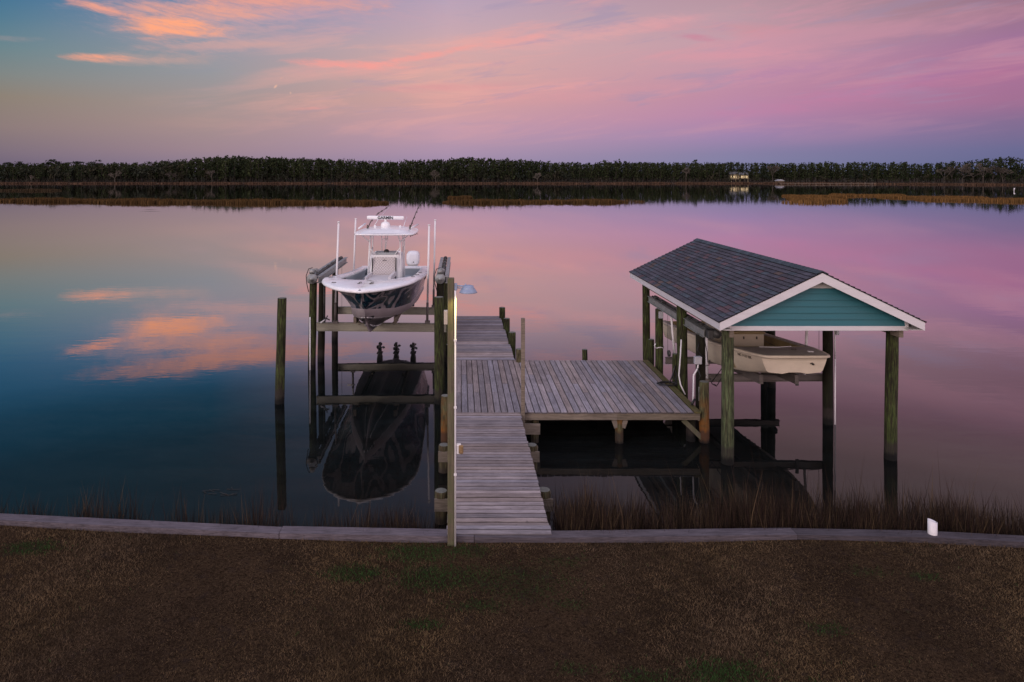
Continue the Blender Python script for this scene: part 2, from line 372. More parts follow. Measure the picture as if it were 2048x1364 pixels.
# ------------------------------------------------------------------ mesh helpers
WLOC = {}
class MB:
    def __init__(self):
        self.v = []; self.f = []; self.mi = []; self.t = []; self.sm = []
    def add(self, vs, fs, mi=0, tint=(1, 1, 1), sm=False):
        o = len(self.v); self.v += [tuple(q) for q in vs]
        for f in fs:
            self.f.append(tuple(i + o for i in f)); self.mi.append(mi); self.t.append(tint); self.sm.append(sm)
        return self
    def box(self, x0, x1, y0, y1, z0, z1, mi=0, tint=(1, 1, 1), bev=0.0, edge=1.0):
        if bev > 0:
            b_ = min(bev, (x1 - x0) / 2.2, (y1 - y0) / 2.2, (z1 - z0) / 2.2)
            vs = []; idx = {}
            for ix, X in enumerate((x0, x1)):
                for iy, Y in enumerate((y0, y1)):
                    for iz, Z in enumerate((z0, z1)):
                        sx = 1 - 2 * ix; sy = 1 - 2 * iy; sz = 1 - 2 * iz
                        for ax in range(3):
                            idx[(ix, iy, iz, ax)] = len(vs)
                            vs.append((X + (0 if ax == 0 else b_ * sx), Y + (0 if ax == 1 else b_ * sy), Z + (0 if ax == 2 else b_ * sz)))
            fs = []
            for ix in (0, 1):
                q = [idx[(ix, a, c, 0)] for a, c in ((0, 0), (1, 0), (1, 1), (0, 1))]; fs.append(q if ix else q[::-1])
                q = [idx[(a, ix, c, 1)] for a, c in ((0, 0), (0, 1), (1, 1), (1, 0))]; fs.append(q if ix else q[::-1])
                q = [idx[(a, c, ix, 2)] for a, c in ((0, 0), (1, 0), (1, 1), (0, 1))]; fs.append(q if ix else q[::-1])
            for a in (0, 1):
                for c in (0, 1):
                    fs.append([idx[(0, a, c, 1)], idx[(1, a, c, 1)], idx[(1, a, c, 2)], idx[(0, a, c, 2)]])
                    fs.append([idx[(a, 0, c, 0)], idx[(a, 1, c, 0)], idx[(a, 1, c, 2)], idx[(a, 0, c, 2)]])
                    fs.append([idx[(a, c, 0, 0)], idx[(a, c, 1, 0)], idx[(a, c, 1, 1)], idx[(a, c, 0, 1)]])
                    for e in (0, 1): fs.append([idx[(a, c, e, 0)], idx[(a, c, e, 1)], idx[(a, c, e, 2)]])
            self.add(vs, fs, mi, tint)
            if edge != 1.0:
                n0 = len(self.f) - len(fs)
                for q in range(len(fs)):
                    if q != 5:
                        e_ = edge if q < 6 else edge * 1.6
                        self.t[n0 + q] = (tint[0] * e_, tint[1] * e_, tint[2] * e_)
            return self
        vs = [(x0, y0, z0), (x1, y0, z0), (x1, y1, z0), (x0, y1, z0), (x0, y0, z1), (x1, y0, z1), (x1, y1, z1), (x0, y1, z1)]
        return self.add(vs, [(3, 2, 1, 0), (4, 5, 6, 7), (0, 1, 5, 4), (1, 2, 6, 5), (2, 3, 7, 6), (3, 0, 4, 7)], mi, tint)
    def bar(self, p0, p1, w, h, mi=0, tint=(1, 1, 1), up=(0, 0, 1)):
        p0 = Vector(p0); p1 = Vector(p1); d = (p1 - p0).normalized(); u = Vector(up)
        s = d.cross(u)
        if s.length < 1e-4: s = d.cross(Vector((1, 0, 0)))
        s.normalize(); u = s.cross(d).normalized()
        vs = []
        for p in (p0, p1):
            for a, b_ in ((-1, -1), (1, -1), (1, 1), (-1, 1)): vs.append(p + s * a * w / 2 + u * b_ * h / 2)
        return self.add(vs, [(0, 1, 2, 3), (7, 6, 5, 4), (0, 4, 5, 1), (1, 5, 6, 2), (2, 6, 7, 3), (3, 7, 4, 0)], mi, tint)
    def tube(self, pts, r, n=10, mi=0, tint=(1, 1, 1), cap=True, sm=True):
        pts = [Vector(p) for p in pts]; rs = r if isinstance(r, (list, tuple)) else [r] * len(pts)
        vs = []; fs = []
        ref = None
        for i, p in enumerate(pts):
            d = (pts[min(i + 1, len(pts) - 1)] - pts[max(i - 1, 0)]).normalized()
            if ref is None:
                ref = Vector((0, 0, 1)) if abs(d.z) < 0.9 else Vector((1, 0, 0))
            a = (ref - d * ref.dot(d)).normalized(); b_ = d.cross(a); ref = a
            for k in range(n):
                t = 2 * math.pi * k / n
                vs.append(p + (a * math.cos(t) + b_ * math.sin(t)) * rs[i])
        for i in range(len(pts) - 1):
            for k in range(n):
                fs.append((i * n + k, i * n + (k + 1) % n, (i + 1) * n + (k + 1) % n, (i + 1) * n + k))
        self.add(vs, fs, mi, tint, sm)
        if cap:
            o = len(self.v) - len(vs)
            for ring, rev in ((0, True), (len(pts) - 1, False)):
                q = [o + ring * n + k for k in range(n)]
                self.f.append(tuple(q[::-1] if rev else q)); self.mi.append(mi); self.t.append(tint); self.sm.append(False)
        return self
    def lathe(self, prof, c, n=20, mi=0, axis='z', sm=True, tint=(1, 1, 1)):
        vs = []; fs = []
        for (r, h) in prof:
            for k in range(n):
                t = 2 * math.pi * k / n; a, b_ = r * math.cos(t), r * math.sin(t)
                vs.append({'z': (c[0] + a, c[1] + b_, c[2] + h), 'y': (c[0] + a, c[1] + h, c[2] + b_), 'x': (c[0] + h, c[1] + a, c[2] + b_)}[axis])
        for i in range(len(prof) - 1):
            for k in range(n): fs.append((i * n + k, i * n + (k + 1) % n, (i + 1) * n + (k + 1) % n, (i + 1) * n + k))
        return self.add(vs, fs, mi, tint, sm)
    def grid(self, rows, mi=0, sm=True, tint=(1, 1, 1), flip=False, rowmi=None):
        nr = len(rows); ncl = len(rows[0]); vs = [q for r_ in rows for q in r_]; o = len(self.v)
        self.v += [tuple(q) for q in vs]
        for i in range(nr - 1):
            for k in range(ncl - 1):
                f = (o + i * ncl + k, o + i * ncl + k + 1, o + (i + 1) * ncl + k + 1, o + (i + 1) * ncl + k)
                self.f.append(f[::-1] if flip else f); self.mi.append(rowmi[k] if rowmi else mi); self.t.append(tint); self.sm.append(sm)
        return self
    def build(self, name, mats, parent=None):
        mats = mats if isinstance(mats, (list, tuple)) else [mats]
        w = WLOC.get(parent.name, Vector((0, 0, 0))) if parent else Vector((0, 0, 0))
        me = bpy.data.meshes.new(name)
        me.from_pydata([(q[0] - w.x, q[1] - w.y, q[2] - w.z) for q in self.v], [], self.f)
        for k in mats: me.materials.append(MATS[k])
        me.polygons.foreach_set('material_index', self.mi)
        me.polygons.foreach_set('use_smooth', self.sm)
        at = me.color_attributes.new('tint', 'FLOAT_COLOR', 'CORNER')
        arr = []
        for f, t in zip(self.f, self.t): arr += [t[0], t[1], t[2], 1.0] * len(f)
        at.data.foreach_set('color', arr)
        me.update()
        o = bpy.data.objects.new(name, me); C.objects.link(o)
        if parent: o.parent = parent
        WLOC[o.name] = w
        return o
def _each(self, name, mats, parent=None):
    par = list(range(len(self.v)))
    def fd(a):
        while par[a] != a: par[a] = par[par[a]]; a = par[a]
        return a
    for f in self.f:
        r0 = fd(f[0])
        for q in f[1:]: par[fd(q)] = r0
    groups = {}
    for i, f in enumerate(self.f): groups.setdefault(fd(f[0]), []).append(i)
    out_ = []
    for g in groups.values():
        m2 = MB(); mp = {}
        for i in g:
            nf = []
            for q in self.f[i]:
                if q not in mp: mp[q] = len(m2.v); m2.v.append(self.v[q])
                nf.append(mp[q])
            m2.f.append(tuple(nf)); m2.mi.append(self.mi[i]); m2.t.append(self.t[i]); m2.sm.append(self.sm[i])
        out_.append(m2.build(name, mats, parent))
    return out_
MB.each = _each
def tag(o, label=None, cat=None, group=None, kind=None):
    if label: o['label'] = label
    if cat: o['category'] = cat
    if group: o['group'] = group
    if kind: o['kind'] = kind
    return o
def thing(name, loc, label, cat, group=None):
    o = bpy.data.objects.new(name, None); C.objects.link(o); o.location = loc; o.empty_display_size = 0.3
    WLOC[o.name] = Vector(loc); return tag(o, label, cat, group)
def fast(name, V, Fc, T, mat, parent=None, kind=None):
    """numpy mesh: V (n,3), Fc (m,k), T (n,3) per-vertex tint"""
    me = bpy.data.meshes.new(name); V = np.asarray(V, np.float32); Fc = np.asarray(Fc, np.int32)
    if parent:
        w = WLOC[parent.name]; V = V - np.array([w.x, w.y, w.z], np.float32)
    k = Fc.shape[1]; me.vertices.add(len(V)); me.vertices.foreach_set('co', V.ravel())
    me.loops.add(Fc.size); me.loops.foreach_set('vertex_index', Fc.ravel())
    me.polygons.add(len(Fc)); me.polygons.foreach_set('loop_start', np.arange(0, Fc.size, k, dtype=np.int32))
    me.update(calc_edges=True)
    at = me.color_attributes.new('tint', 'FLOAT_COLOR', 'POINT')
    at.data.foreach_set('color', np.concatenate([np.asarray(T, np.float32), np.ones((len(V), 1), np.float32)], 1).ravel())
    me.materials.append(MATS[mat]); me.validate()
    o = bpy.data.objects.new(name, me); C.objects.link(o)
    if parent: o.parent = parent; WLOC[o.name] = WLOC[parent.name]
    if kind: o['kind'] = kind
    return o
def text(name, body, size, loc, rot, mat, parent, ext=0.002):
    cu = bpy.data.curves.new(name, 'FONT'); cu.body = body; cu.size = size; cu.extrude = ext
    cu.align_x = 'CENTER'; cu.align_y = 'CENTER'; cu.resolution_u = 3
    cu.materials.append(MATS[mat])
    if body == 'GARMIN': cu.offset = 0.004
    tmp = bpy.data.objects.new('tmp', cu); C.objects.link(tmp)
    me = bpy.data.meshes.new_from_object(tmp.evaluated_get(bpy.context.evaluated_depsgraph_get()))
    bpy.data.objects.remove(tmp); o = bpy.data.objects.new(name, me); C.objects.link(o)
    w = WLOC[parent.name]; o.location = Vector(loc) - w; o.rotation_euler = rot; o.parent = parent
    return o

rnd = random.Random(7)
rg = np.random.default_rng(11)

def pile_mb(x, y, r, z1, z0=-1.2, lx=0.0, ly=0.0, n=18):
    """tapered round timber, slightly out of plumb, with a bevelled top"""
    mb = MB(); L = z1 - z0; pts = []; rs = []
    k = 9
    for i in range(k + 1):
        t = i / k; zz = z0 + L * t
        pts.append((x + lx * zz / 3 + rnd.uniform(-1, 1) * 0.004, y + ly * zz / 3, zz)); rs.append(r * (1.04 - 0.08 * t) * rnd.uniform(0.985, 1.015))
    pts.append((pts[-1][0], pts[-1][1], z1 + 0.015)); rs.append(r * 0.88)
    mb.tube(pts, rs, n, cap=False)
    o = len(mb.v); c = pts[-1]
    mb.v.append((c[0], c[1], c[2] + 0.003))
    for q in range(n):
        mb.f.append((o - n + q, o - n + (q + 1) % n, o)); mb.mi.append(1); mb.t.append((1, 1, 1)); mb.sm.append(False)
    return mb

# ------------------------------------------------------------------ setting: water, ground
mb = MB()
ys = [11.3, 13, 16, 20, 26, 36, 60, 120, 300, 700, 1600]
mb.grid([[(-1500, q, 0), (-60, q, 0), (0, q, 0), (60, q, 0), (1500, q, 0)] for q in ys], flip=False)
wat = mb.build('water', 'water'); wat['kind'] = 'structure'
# the bulkhead line: (X, Y) of the cap's outer edge
BL = [(-16, 12.75), (-8.15, 12.09), (-2.98, 11.62), (-0.2, 11.52), (1.55, 11.50), (5.5, 11.60), (7.8, 11.52), (9.4, 11.35), (16, 10.7)]
def bly(x):
    for (a, b_), (c, e) in zip(BL, BL[1:]):
        if a <= x <= c: return b_ + (e - b_) * (x - a) / (c - a)
    return BL[0][1] if x < BL[0][0] else BL[-1][1]
mb = MB()
xs = np.linspace(-16, 16, 65)
rows = []
for t in (0, 0.02, 0.3, 1.0):
    rows.append([(q, (bly(q) - 0.14) * (1 - t) + (-12) * t, 0.755 + 0.012 * math.sin(q * 1.3) - (0.02 if t == 0 else 0)) for q in xs])
mb.grid(rows, flip=True)
o = mb.build('lawn', 'lawn'); o['kind'] = 'structure'
# far land
mb = MB()
sh = [(-1500, 700), (-620, 640), (-300, 650), (0, 655), (120, 640), (300, 660), (430, 560), (520, 430), (760, 360), (1500, 300)]
def shore(x):
    for (a, b_), (c, e) in zip(sh, sh[1:]):
        if a <= x <= c: return b_ + (e - b_) * (x - a) / (c - a)
    return 640
xs = np.linspace(-1500, 1500, 121)
mb.grid([[(q, shore(q) + dy, zz) for q in xs] for dy, zz in ((0, -0.2), (4, 0.35), (25, 0.6), (60, 1.6), (115, 8.0), (1500, 12.0))], flip=False)
o = mb.build('far_land', 'far_land'); o['kind'] = 'structure'

# ------------------------------------------------------------------ bulkhead
bk = thing('bulkhead', (0, 11.5, 0), 'low grey timber seawall with a flat weathered plank cap along the lawn', 'seawall')
def capboard(pts, w, z0, z1, name='cap_board', label=None):
    mb = MB(); n = len(pts)
    for (x0, y0), (x1, y1) in zip(pts, pts[1:]):
        tt = rnd.uniform(0.9, 1.1)
    vs = []
    for (a, b_) in pts:
        vs += [(a, b_, z0), (a, b_, z1), (a, b_ - w, z1), (a, b_ - w, z0)]
    fs = []
    for i in range(n - 1):
        for k in range(4): fs.append((i * 4 + k, i * 4 + (k + 1) % 4, (i + 1) * 4 + (k + 1) % 4, (i + 1) * 4 + k))
    fs += [(3, 2, 1, 0), tuple((n - 1) * 4 + k for k in range(4))]
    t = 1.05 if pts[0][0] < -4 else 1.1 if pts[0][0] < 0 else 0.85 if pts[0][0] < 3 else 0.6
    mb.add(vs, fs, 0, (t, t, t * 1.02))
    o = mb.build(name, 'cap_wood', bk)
    if label: o['label'] = label
def seg(x0, x1, k=8, dy=0.0): return [(x0 + (x1 - x0) * i / k, bly(x0 + (x1 - x0) * i / k) + dy) for i in range(k + 1)]
capboard(seg(-16, -3.03), 0.225, 0.70, 0.835)
capboard([(a, b_ + 0.02) for a, b_ in seg(-3.02, 0.23)], 0.235, 0.70, 0.84)
capboard(seg(0.24, 5.62, 10), 0.225, 0.70, 0.832)
capboard(seg(5.63, 16, 10), 0.22, 0.70, 0.828)
mb = MB()
for q in np.arange(-16, 16, 0.3):
    yy = bly(q) - 0.06; mb.box(q, q + 0.292, yy - 0.05 - rnd.uniform(0, 0.008), yy, -0.8, 0.798)
mb.build('sheet_piling', 'bulkhead_wall', bk)

# ------------------------------------------------------------------ dock
dk = thing('dock', (0, 17, 0), 'weathered grey timber pier with a square platform halfway along', 'pier')
Z = 0.82
def ptint(base=1.0, sp=0.16):
    k = base * rnd.uniform(1 - sp, 1 + sp); w = rnd.uniform(-0.07, 0.07)
    return (k * (1 + w), k, k * (1 - w * 1.3))
# near walkway
mb = MB(); yy = 11.36
while yy < 17.28:
    w = 0.128 + rnd.uniform(-0.005, 0.005)
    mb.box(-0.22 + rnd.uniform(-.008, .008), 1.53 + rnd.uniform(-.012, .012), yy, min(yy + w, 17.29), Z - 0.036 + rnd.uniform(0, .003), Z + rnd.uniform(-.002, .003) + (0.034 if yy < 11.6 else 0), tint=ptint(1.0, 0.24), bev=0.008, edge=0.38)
    yy += w + rnd.uniform(0.014, 0.030)
mb.build('walkway_decking', 'deck_cross', dk)
# platform
mb = MB(); xx = -0.125; i = 0
while xx < 5.93:
    w = 0.156
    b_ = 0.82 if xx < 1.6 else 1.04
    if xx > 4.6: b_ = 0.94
    # each plank line is two lengths butted at a joist
    cut = 17.32 + (1.6 if i % 3 == 0 else 3.3 if i % 3 == 1 else 2.4)
    e1 = 22.22 + rnd.uniform(-.015, .015)
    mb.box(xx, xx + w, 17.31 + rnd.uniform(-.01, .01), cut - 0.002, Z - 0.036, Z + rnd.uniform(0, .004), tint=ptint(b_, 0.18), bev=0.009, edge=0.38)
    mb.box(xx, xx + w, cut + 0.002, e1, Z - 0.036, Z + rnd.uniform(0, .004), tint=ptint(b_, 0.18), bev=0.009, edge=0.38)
    xx += w + 0.0125; i += 1
mb.build('platform_decking', 'deck_long', dk)
mb = MB(); mb.box(5.955, 6.12, 17.31, 22.22, Z - 0.036, Z + 0.012, bev=0.006); mb.build('edge_board', 'moss_board', dk)
# far walkway
mb = MB(); yy = 22.27
while yy < 29.2:
    w = 0.135 + rnd.uniform(-0.004, 0.004)
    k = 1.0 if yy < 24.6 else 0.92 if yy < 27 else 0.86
    sx = 1.79 if yy < 24.3 else 1.76 if yy < 26.7 else 1.73
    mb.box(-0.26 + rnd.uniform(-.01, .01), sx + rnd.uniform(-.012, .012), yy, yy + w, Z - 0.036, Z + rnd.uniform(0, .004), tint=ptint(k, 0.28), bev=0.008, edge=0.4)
    yy += w + rnd.uniform(0.008, 0.019)
mb.build('walkway_decking', 'deck_cross', dk)
# framing
mb = MB()
for sx in (-0.17, 0.66, 1.46): mb.box(sx - 0.02, sx + 0.02, 11.5, 17.2, Z - 0.27, Z - 0.037)
for sx in (-0.2, 0.7, 1.65): mb.box(sx - 0.02, sx + 0.02, 22.3, 29.2, Z - 0.27, Z - 0.037)
for sy in np.arange(17.75, 22.2, 0.40): mb.box(-0.1, 6.1, sy - 0.02, sy + 0.02, Z - 0.27, Z - 0.037)  # extra unseen joists, added close together to block sky through plank gaps
mb.each('stringer', 'beam_wood', dk)
mb = MB()
mb.box(1.56, 4.0, 17.335, 17.375, Z - 0.205, Z - 0.038, tint=(1, 1, 1), bev=0.004); mb.box(4.003, 6.1, 17.335, 17.375, Z - 0.205, Z - 0.038, tint=(0.9, 0.9, 0.85), bev=0.004)
mb.build('fascia', 'beam_wood', dk)
mb = MB(); mb.box(6.062, 6.1, 17.38, 22.2, Z - 0.24, Z - 0.038); mb.build('fascia', 'beam_wood', dk)
# piles: (x, y, r, top, material)
for (px_, py_, r, top, mt) in (
    (1.79, 28.9, .13, 1.25, 'pile_green'), (1.83, 26.8, .13, 1.22, 'pile_green'), (1.86, 24.4, .135, 1.22, 'pile_green'), (1.93, 22.05, .125, 1.22, 'pile_short'),
    (-0.38, 28.9, .12, .78, 'pile_dark'), (-0.38, 24.4, .12, .78, 'pile_dark'),
    (-0.37, 17.45, .125, 1.19, 'pile_rust'), (-0.37, 15.75, .125, .60, 'pile_short'), (-0.37, 13.45, .13, .60, 'pile_short'),
    (1.66, 15.75, .125, .60, 'pile_short'), (1.66, 13.45, .13, .62, 'pile_short'),
    (1.92, 17.5, .10, .77, 'pile_short'), (4.07, 17.46, .105, .775, 'pile_rust'), (5.95, 17.6, .12, .775, 'pile_dark'),
    (4.08, 22.34, .09, 1.13, 'pile_green'), (6.30, 22.5, .10, 1.42, 'pile_green'), (6.28, 19.9, .09, 1.62, 'pile_green'), (6.26, 17.5, .125, 1.53, 'pile_rust'),
    (3.9, 20.0, .12, .775, 'pile_dark'), (1.9, 20.0, .12, .775, 'pile_dark')):
    pile_mb(px_, py_, r, top, lx=rnd.uniform(-.015, .015)).build('pile', [mt, 'pile_top'], dk)
mb = MB()
for sy in (13.5, 15.8):
    for dy in (-0.16, 0.16): mb.box(-0.5, 1.82, sy + dy - 0.02, sy + dy + 0.02, 0.26, 0.50)
mb.box(1.56, 2.02, 17.20, 17.25, 0.30, 0.56)
mb.box(1.56, 2.02, 17.62, 17.66, 0.30, 0.56)
for sx in (4.07,):
    mb.bar((sx - 0.15, 17.40, 0.60), (sx - 0.08, 17.40, 0.40), 0.04, 0.12); mb.bar((sx + 0.15, 17.40, 0.60), (sx + 0.08, 17.40, 0.40), 0.04, 0.12)
mb.each('cross_beam', 'beam_wood', dk)
mb = MB(); mb.bar((5.7, 17.45, 0.58), (6.2, 17.47, 0.10), 0.05, 0.12); mb.build('brace', 'post_wood', dk)

# slim square post at the platform corner
mb = MB(); mb.box(1.54, 1.635, 17.16, 17.25, -0.6, 3.23, bev=0.008)
tag(mb.build('square_post', 'beam_wood'), 'slim grey square timber post rising from the platform corner beside the walkway', 'post')

# ------------------------------------------------------------------ light pole at the lawn edge
lp = thing('light_pole', (-0.15, 11.17, 0.75), 'tall square timber pole with a barn light and white conduit in front of the walkway', 'light pole')
mb = MB(); mb.box(-0.205, -0.095, 11.11, 11.22, 0.4, 5.13, bev=0.008, tint=(1.05, 1.05, 1.0)); mb.build('post', 'post_wood', lp)
mb = MB(); mb.tube([(-0.077, 11.105, 0.74), (-0.077, 11.105, 4.93)], 0.014, 10)
for zz in (4.1, 3.0, 1.9): mb.box(-0.100, -0.054, 11.085, 11.125, zz, zz + 0.03)
mb.build('conduit', 'pvc', lp)
mb = MB(); mb.box(-0.093, -0.045, 11.12, 11.20, 4.93, 5.04, bev=0.006); mb.tube([(-0.05, 11.14, 5.005), (0.10, 11.06, 5.005)], 0.014, 8)
mb.tube([(-0.05, 11.14, 4.97), (0.10, 11.06, 4.97)], 0.010, 8)
mb.build('arm', 'lamp_metal', lp)
mb = MB()
c = (0.135, 11.06, 4.915)
mb.lathe([(0.0, 0.115), (0.05, 0.113), (0.085, 0.105), (0.095, 0.075), (0.105, 0.062), (0.105, 0.052), (0.120, 0.042), (0.138, 0.01), (0.150, -0.008), (0.144, -0.010), (0.115, 0.035), (0.06, 0.045), (0, 0.05)], c, 28)
mb.tube([(0.09, 11.06, 5.02), (0.09, 11.06, 5.05)], 0.012, 8)
shd = mb.build('lamp_shade', 'lamp_metal', lp)
mb = MB(); mb.lathe([(0.0, 0.04), (0.04, 0.035), (0.05, 0.02), (0.03, 0.004), (0, 0.0)], c, 14); mb.build('bulb', 'lamp_glass', lp)
pl = bpy.data.lights.new('lamp_light', 'SPOT'); pl.energy = 30; pl.color = (1.0, 0.74, 0.22); pl.shadow_soft_size = 0.03; pl.spot_size = math.radians(150); pl.spot_blend = 0.6
po = bpy.data.objects.new('lamp_light', pl); C.objects.link(po); po.parent = lp; po.location = Vector((0.10, 10.99, 4.895)) - WLOC[lp.name]
mb = MB(); mb.box(-0.06, 0.015, 11.11, 11.19, 2.24, 2.40, bev=0.01); ob = mb.build('outlet_box', 'pvc', lp)
mb = MB(); mb.box(-0.02, 0.055, 11.075, 11.112, 2.26, 2.40, bev=0.012); mb.build('cover', 'outlet_brown', ob)

lp.location.y += 0.085

# ------------------------------------------------------------------ mooring piles
tag(pile_mb(-5.42, 20.5, .138, 3.14, lx=0.075).build('mooring_pile', ['pile_green', 'pile_top']), 'lone mossy round pile standing in open water left of the boat lift', 'piling', 'free standing mooring piles')
tag(pile_mb(-0.62, 20.5, .148, 3.17, lx=-0.01).build('mooring_pile', ['pile_green', 'pile_top']), 'thick mossy round pile standing just left of the light pole', 'piling', 'free standing mooring piles')

# ------------------------------------------------------------------ lift helpers
def ibeam(mb, p0, p1, h, w, t=0.018):
    p0 = Vector(p0); p1 = Vector(p1)
    mb.bar(p0, p1, t, h - 2 * t)
    for s in (1, -1):
        o = Vector((0, 0, s * (h / 2 - t / 2))); mb.bar(p0 + o, p1 + o, w, t)

def drum(lift, x, y, z, r, dirn=-1, name='gear_motor'):
    mb = MB()
    mb.lathe([(0.0, dirn * 0.16), (r * 0.25, dirn * 0.16), (r * 0.28, dirn * 0.13), (r * 0.55, dirn * 0.12), (r * 0.6, dirn * 0.09), (r * 0.92, dirn * 0.085), (r, dirn * 0.05), (r, 0.05), (0, 0.05)], (x, y, z), 26, axis='y')
    mb.tube([(x, y - 0.02, z + r), (x, y + 0.02, z + r + 0.14)], [0.10, 0.085], 12)
    mb.tube([(x + 0.04, y + 0.12, z + r + 0.08), (x + 0.10, y + 0.36, z + r + 0.05)], 0.075, 12)
    mb.box(x - 0.09, x + 0.09, y + 0.0, y + 0.2, z - r * 0.6, z + r * 0.8, bev=0.01)
    o = mb.build(name, 'galv', lift)
    mb = MB(); mb.tube([(x + 0.02, y, z + r + 0.2), (x - 0.12, y, z + r + 0.16), (x - r - 0.02, y - 0.02, z + 0.1), (x - r, y - 0.03, z - 0.15), (x - 0.1, y - 0.1, z - 0.45)], 0.014, 6)
    mb.build('power_cable', 'black', o)

# ------------------------------------------------------------------ big boat lift
lf = thing('boat_lift', (-2.95, 26.5, 0), 'four post lift with aluminium cradle beams under the white console boat', 'boat lift')
for (px_, py_, r, top, lx, mt) in ((-5.24, 24.15, .135, 3.05, 0.05, 'pile_green'), (-5.12, 25.15, .13, 3.02, 0.05, 'pile_dark'), (-5.20, 28.35, .13, 3.02, 0.02, 'pile_dark'),
                           (-0.70, 24.15, .135, 3.05, 0, 'pile_dark'), (-0.58, 25.15, .13, 3.02, 0, 'pile_green'), (-0.62, 28.35, .13, 3.02, 0, 'pile_dark')):
    pile_mb(px_, py_, r, top, lx=lx).build('pile', [mt, 'pile_top'], lf)
for (xa, xb) in ((-5.30, -4.98), (-0.78, -0.47)):
    for xc in (xa, xb):
        mb = MB(); ibeam(mb, (xc, 24.0, 3.17), (xc, 29.9, 3.15), 0.24, 0.13); mb.build('top_beam', 'galv', lf)
    mb = MB(); mb.tube([((xa + xb) / 2, 24.0, 3.27), ((xa + xb) / 2, 29.6, 3.25)], 0.05, 10)
    for q in np.arange(24.8, 29.6, 0.9): mb.tube([((xa + xb) / 2, q, 3.27), ((xa + xb) / 2, q + 0.25, 3.27)], 0.085, 12)
    mb.build('cable_winder', 'galv_dark', lf)
drum(lf, -5.20, 24.0, 3.21, 0.185); drum(lf, -0.70, 24.0, 3.21, 0.185)
for (yb, zb, x0, x1) in ((24.85, 1.34, -5.22, -0.50), (28.6, 1.20, -5.12, -0.50)):
    mb = MB(); ibeam(mb, (x0, yb, zb), (x1, yb, zb - 0.04), 0.30, 0.15); mb.build('cradle_beam', 'alu', lf)
for sx in (-1, 1):
    mb = MB(); mb.bar((-3.04 + sx * 0.72, 24.4, 1.66), (-2.98 + sx * 0.72, 29.4, 1.60), 0.10, 0.22)
    for yb in (24.85, 28.6): mb.bar((-3.03 + sx * 0.60, yb, 1.44), (-3.03 + sx * 0.76, yb, 1.60), 0.10, 0.10)
    mb.build('bunk', 'beam_wood', lf)
for (gx, gy, zt, z0) in ((-4.52, 24.80, 5.14, 1.5), (-4.48, 28.6, 5.02, 1.35), (-1.18, 24.80, 5.03, 1.5), (-1.10, 28.6, 4.97, 1.35)):
    mb = MB(); lx = 0.11 if gx < -3 else 0.06
    mb.tube([(gx, gy, z0 + 0.7), (gx + lx, gy, zt)], 0.036, 10); mb.tube([(gx + lx, gy, zt - 0.01), (gx + lx, gy, zt + 0.03)], 0.046, 10)
    g = mb.build('guide_pole', 'pvc', lf)
    mb = MB(); mb.tube([(gx - 0.01, gy, z0), (gx, gy, z0 + 0.72)], 0.045, 10); mb.box(gx - 0.09, gx + 0.09, gy - 0.08, gy + 0.08, z0 - 0.03, z0 + 0.06)
    mb.each('bracket', 'alu_dull', g)
mb = MB()
for gx in (-4.95, -0.80):
    for gy in (24.85, 28.6): mb.tube([(gx, gy, 3.1), (gx, gy, 1.35)], 0.007, 6)
mb.each('lift_cable', 'galv', lf)
mb = MB(); mb.tube([(-5.27, 24.0, 1.86), (-5.27, 24.0, -0.4)], 0.022, 8); mb.build('conduit', 'pvc', lf)
mb = MB(); mb.tube([(-5.05, 24.72, 1.50), (-4.88, 24.74, 1.62)], [0.03, 0.02], 8); mb.build('cleat', 'pvc', lf)
mb = MB(); mb.tube([(-4.92, 24.74, 1.50), (-4.80, 24.74, 1.76)], 0.02, 8); mb.bar((-4.9, 24.74, 1.68), (-4.72, 24.74, 1.6), 0.04, 0.04); mb.build('clamp', 'galv_dark', lf)
mb = MB(); mb.tube([(-4.60, 27.9, 1.72), (-4.30, 27.9, 1.72)], 0.03, 8); mb.build('roller', 'pvc', lf)
mb = MB(); mb.box(-0.50, -0.38, 21.2, 21.4, 2.2, 2.62, bev=0.01); 
tag(mb.build('junction_box', 'cream'), 'small pale electrical box seen between the thick pile and the light pole', 'electrical box')
mb = MB(); mb.box(-0.47, -0.41, 21.26, 21.34, 0.6, 2.2); mb.tube([(-0.52, 21.2, 2.2), (-0.52, 21.2, 1.2)], 0.02, 8)

# ------------------------------------------------------------------ centre console boat
bt = thing('console_boat', (-3.02, 26.5, 1.40), 'white centre console fishing boat with dark camouflage hull raised on the lift', 'boat')
def interp(tab, s):
    for (a, b_), (c, e) in zip(tab, tab[1:]):
        if s <= c:
            t = (s - a) / (c - a); return b_ + (e - b_) * t
    return tab[-1][1]
def smooth(tab, s):
    xs_ = [q[0] for q in tab]; ys_ = [q[1] for q in tab]; n_ = len(tab)
    if s <= xs_[0]: return ys_[0]
    if s >= xs_[-1]: return ys_[-1]
    i = max(k for k in range(n_) if xs_[k] <= s); i = min(i, n_ - 2)
    def sl(k):
        if k == 0: return (ys_[1] - ys_[0]) / (xs_[1] - xs_[0])
        if k == n_ - 1: return (ys_[-1] - ys_[-2]) / (xs_[-1] - xs_[-2])
        a = (ys_[k] - ys_[k - 1]) / (xs_[k] - xs_[k - 1]); b_ = (ys_[k + 1] - ys_[k]) / (xs_[k + 1] - xs_[k])
        return 0 if a * b_ <= 0 else 2 * a * b_ / (a + b_)
    h = xs_[i + 1] - xs_[i]; t = (s - xs_[i]) / h
    return ((2 * t**3 - 3 * t * t + 1) * ys_[i] + (t**3 - 2 * t * t + t) * h * sl(i) + (-2 * t**3 + 3 * t * t) * ys_[i + 1] + (t**3 - t * t) * h * sl(i + 1))
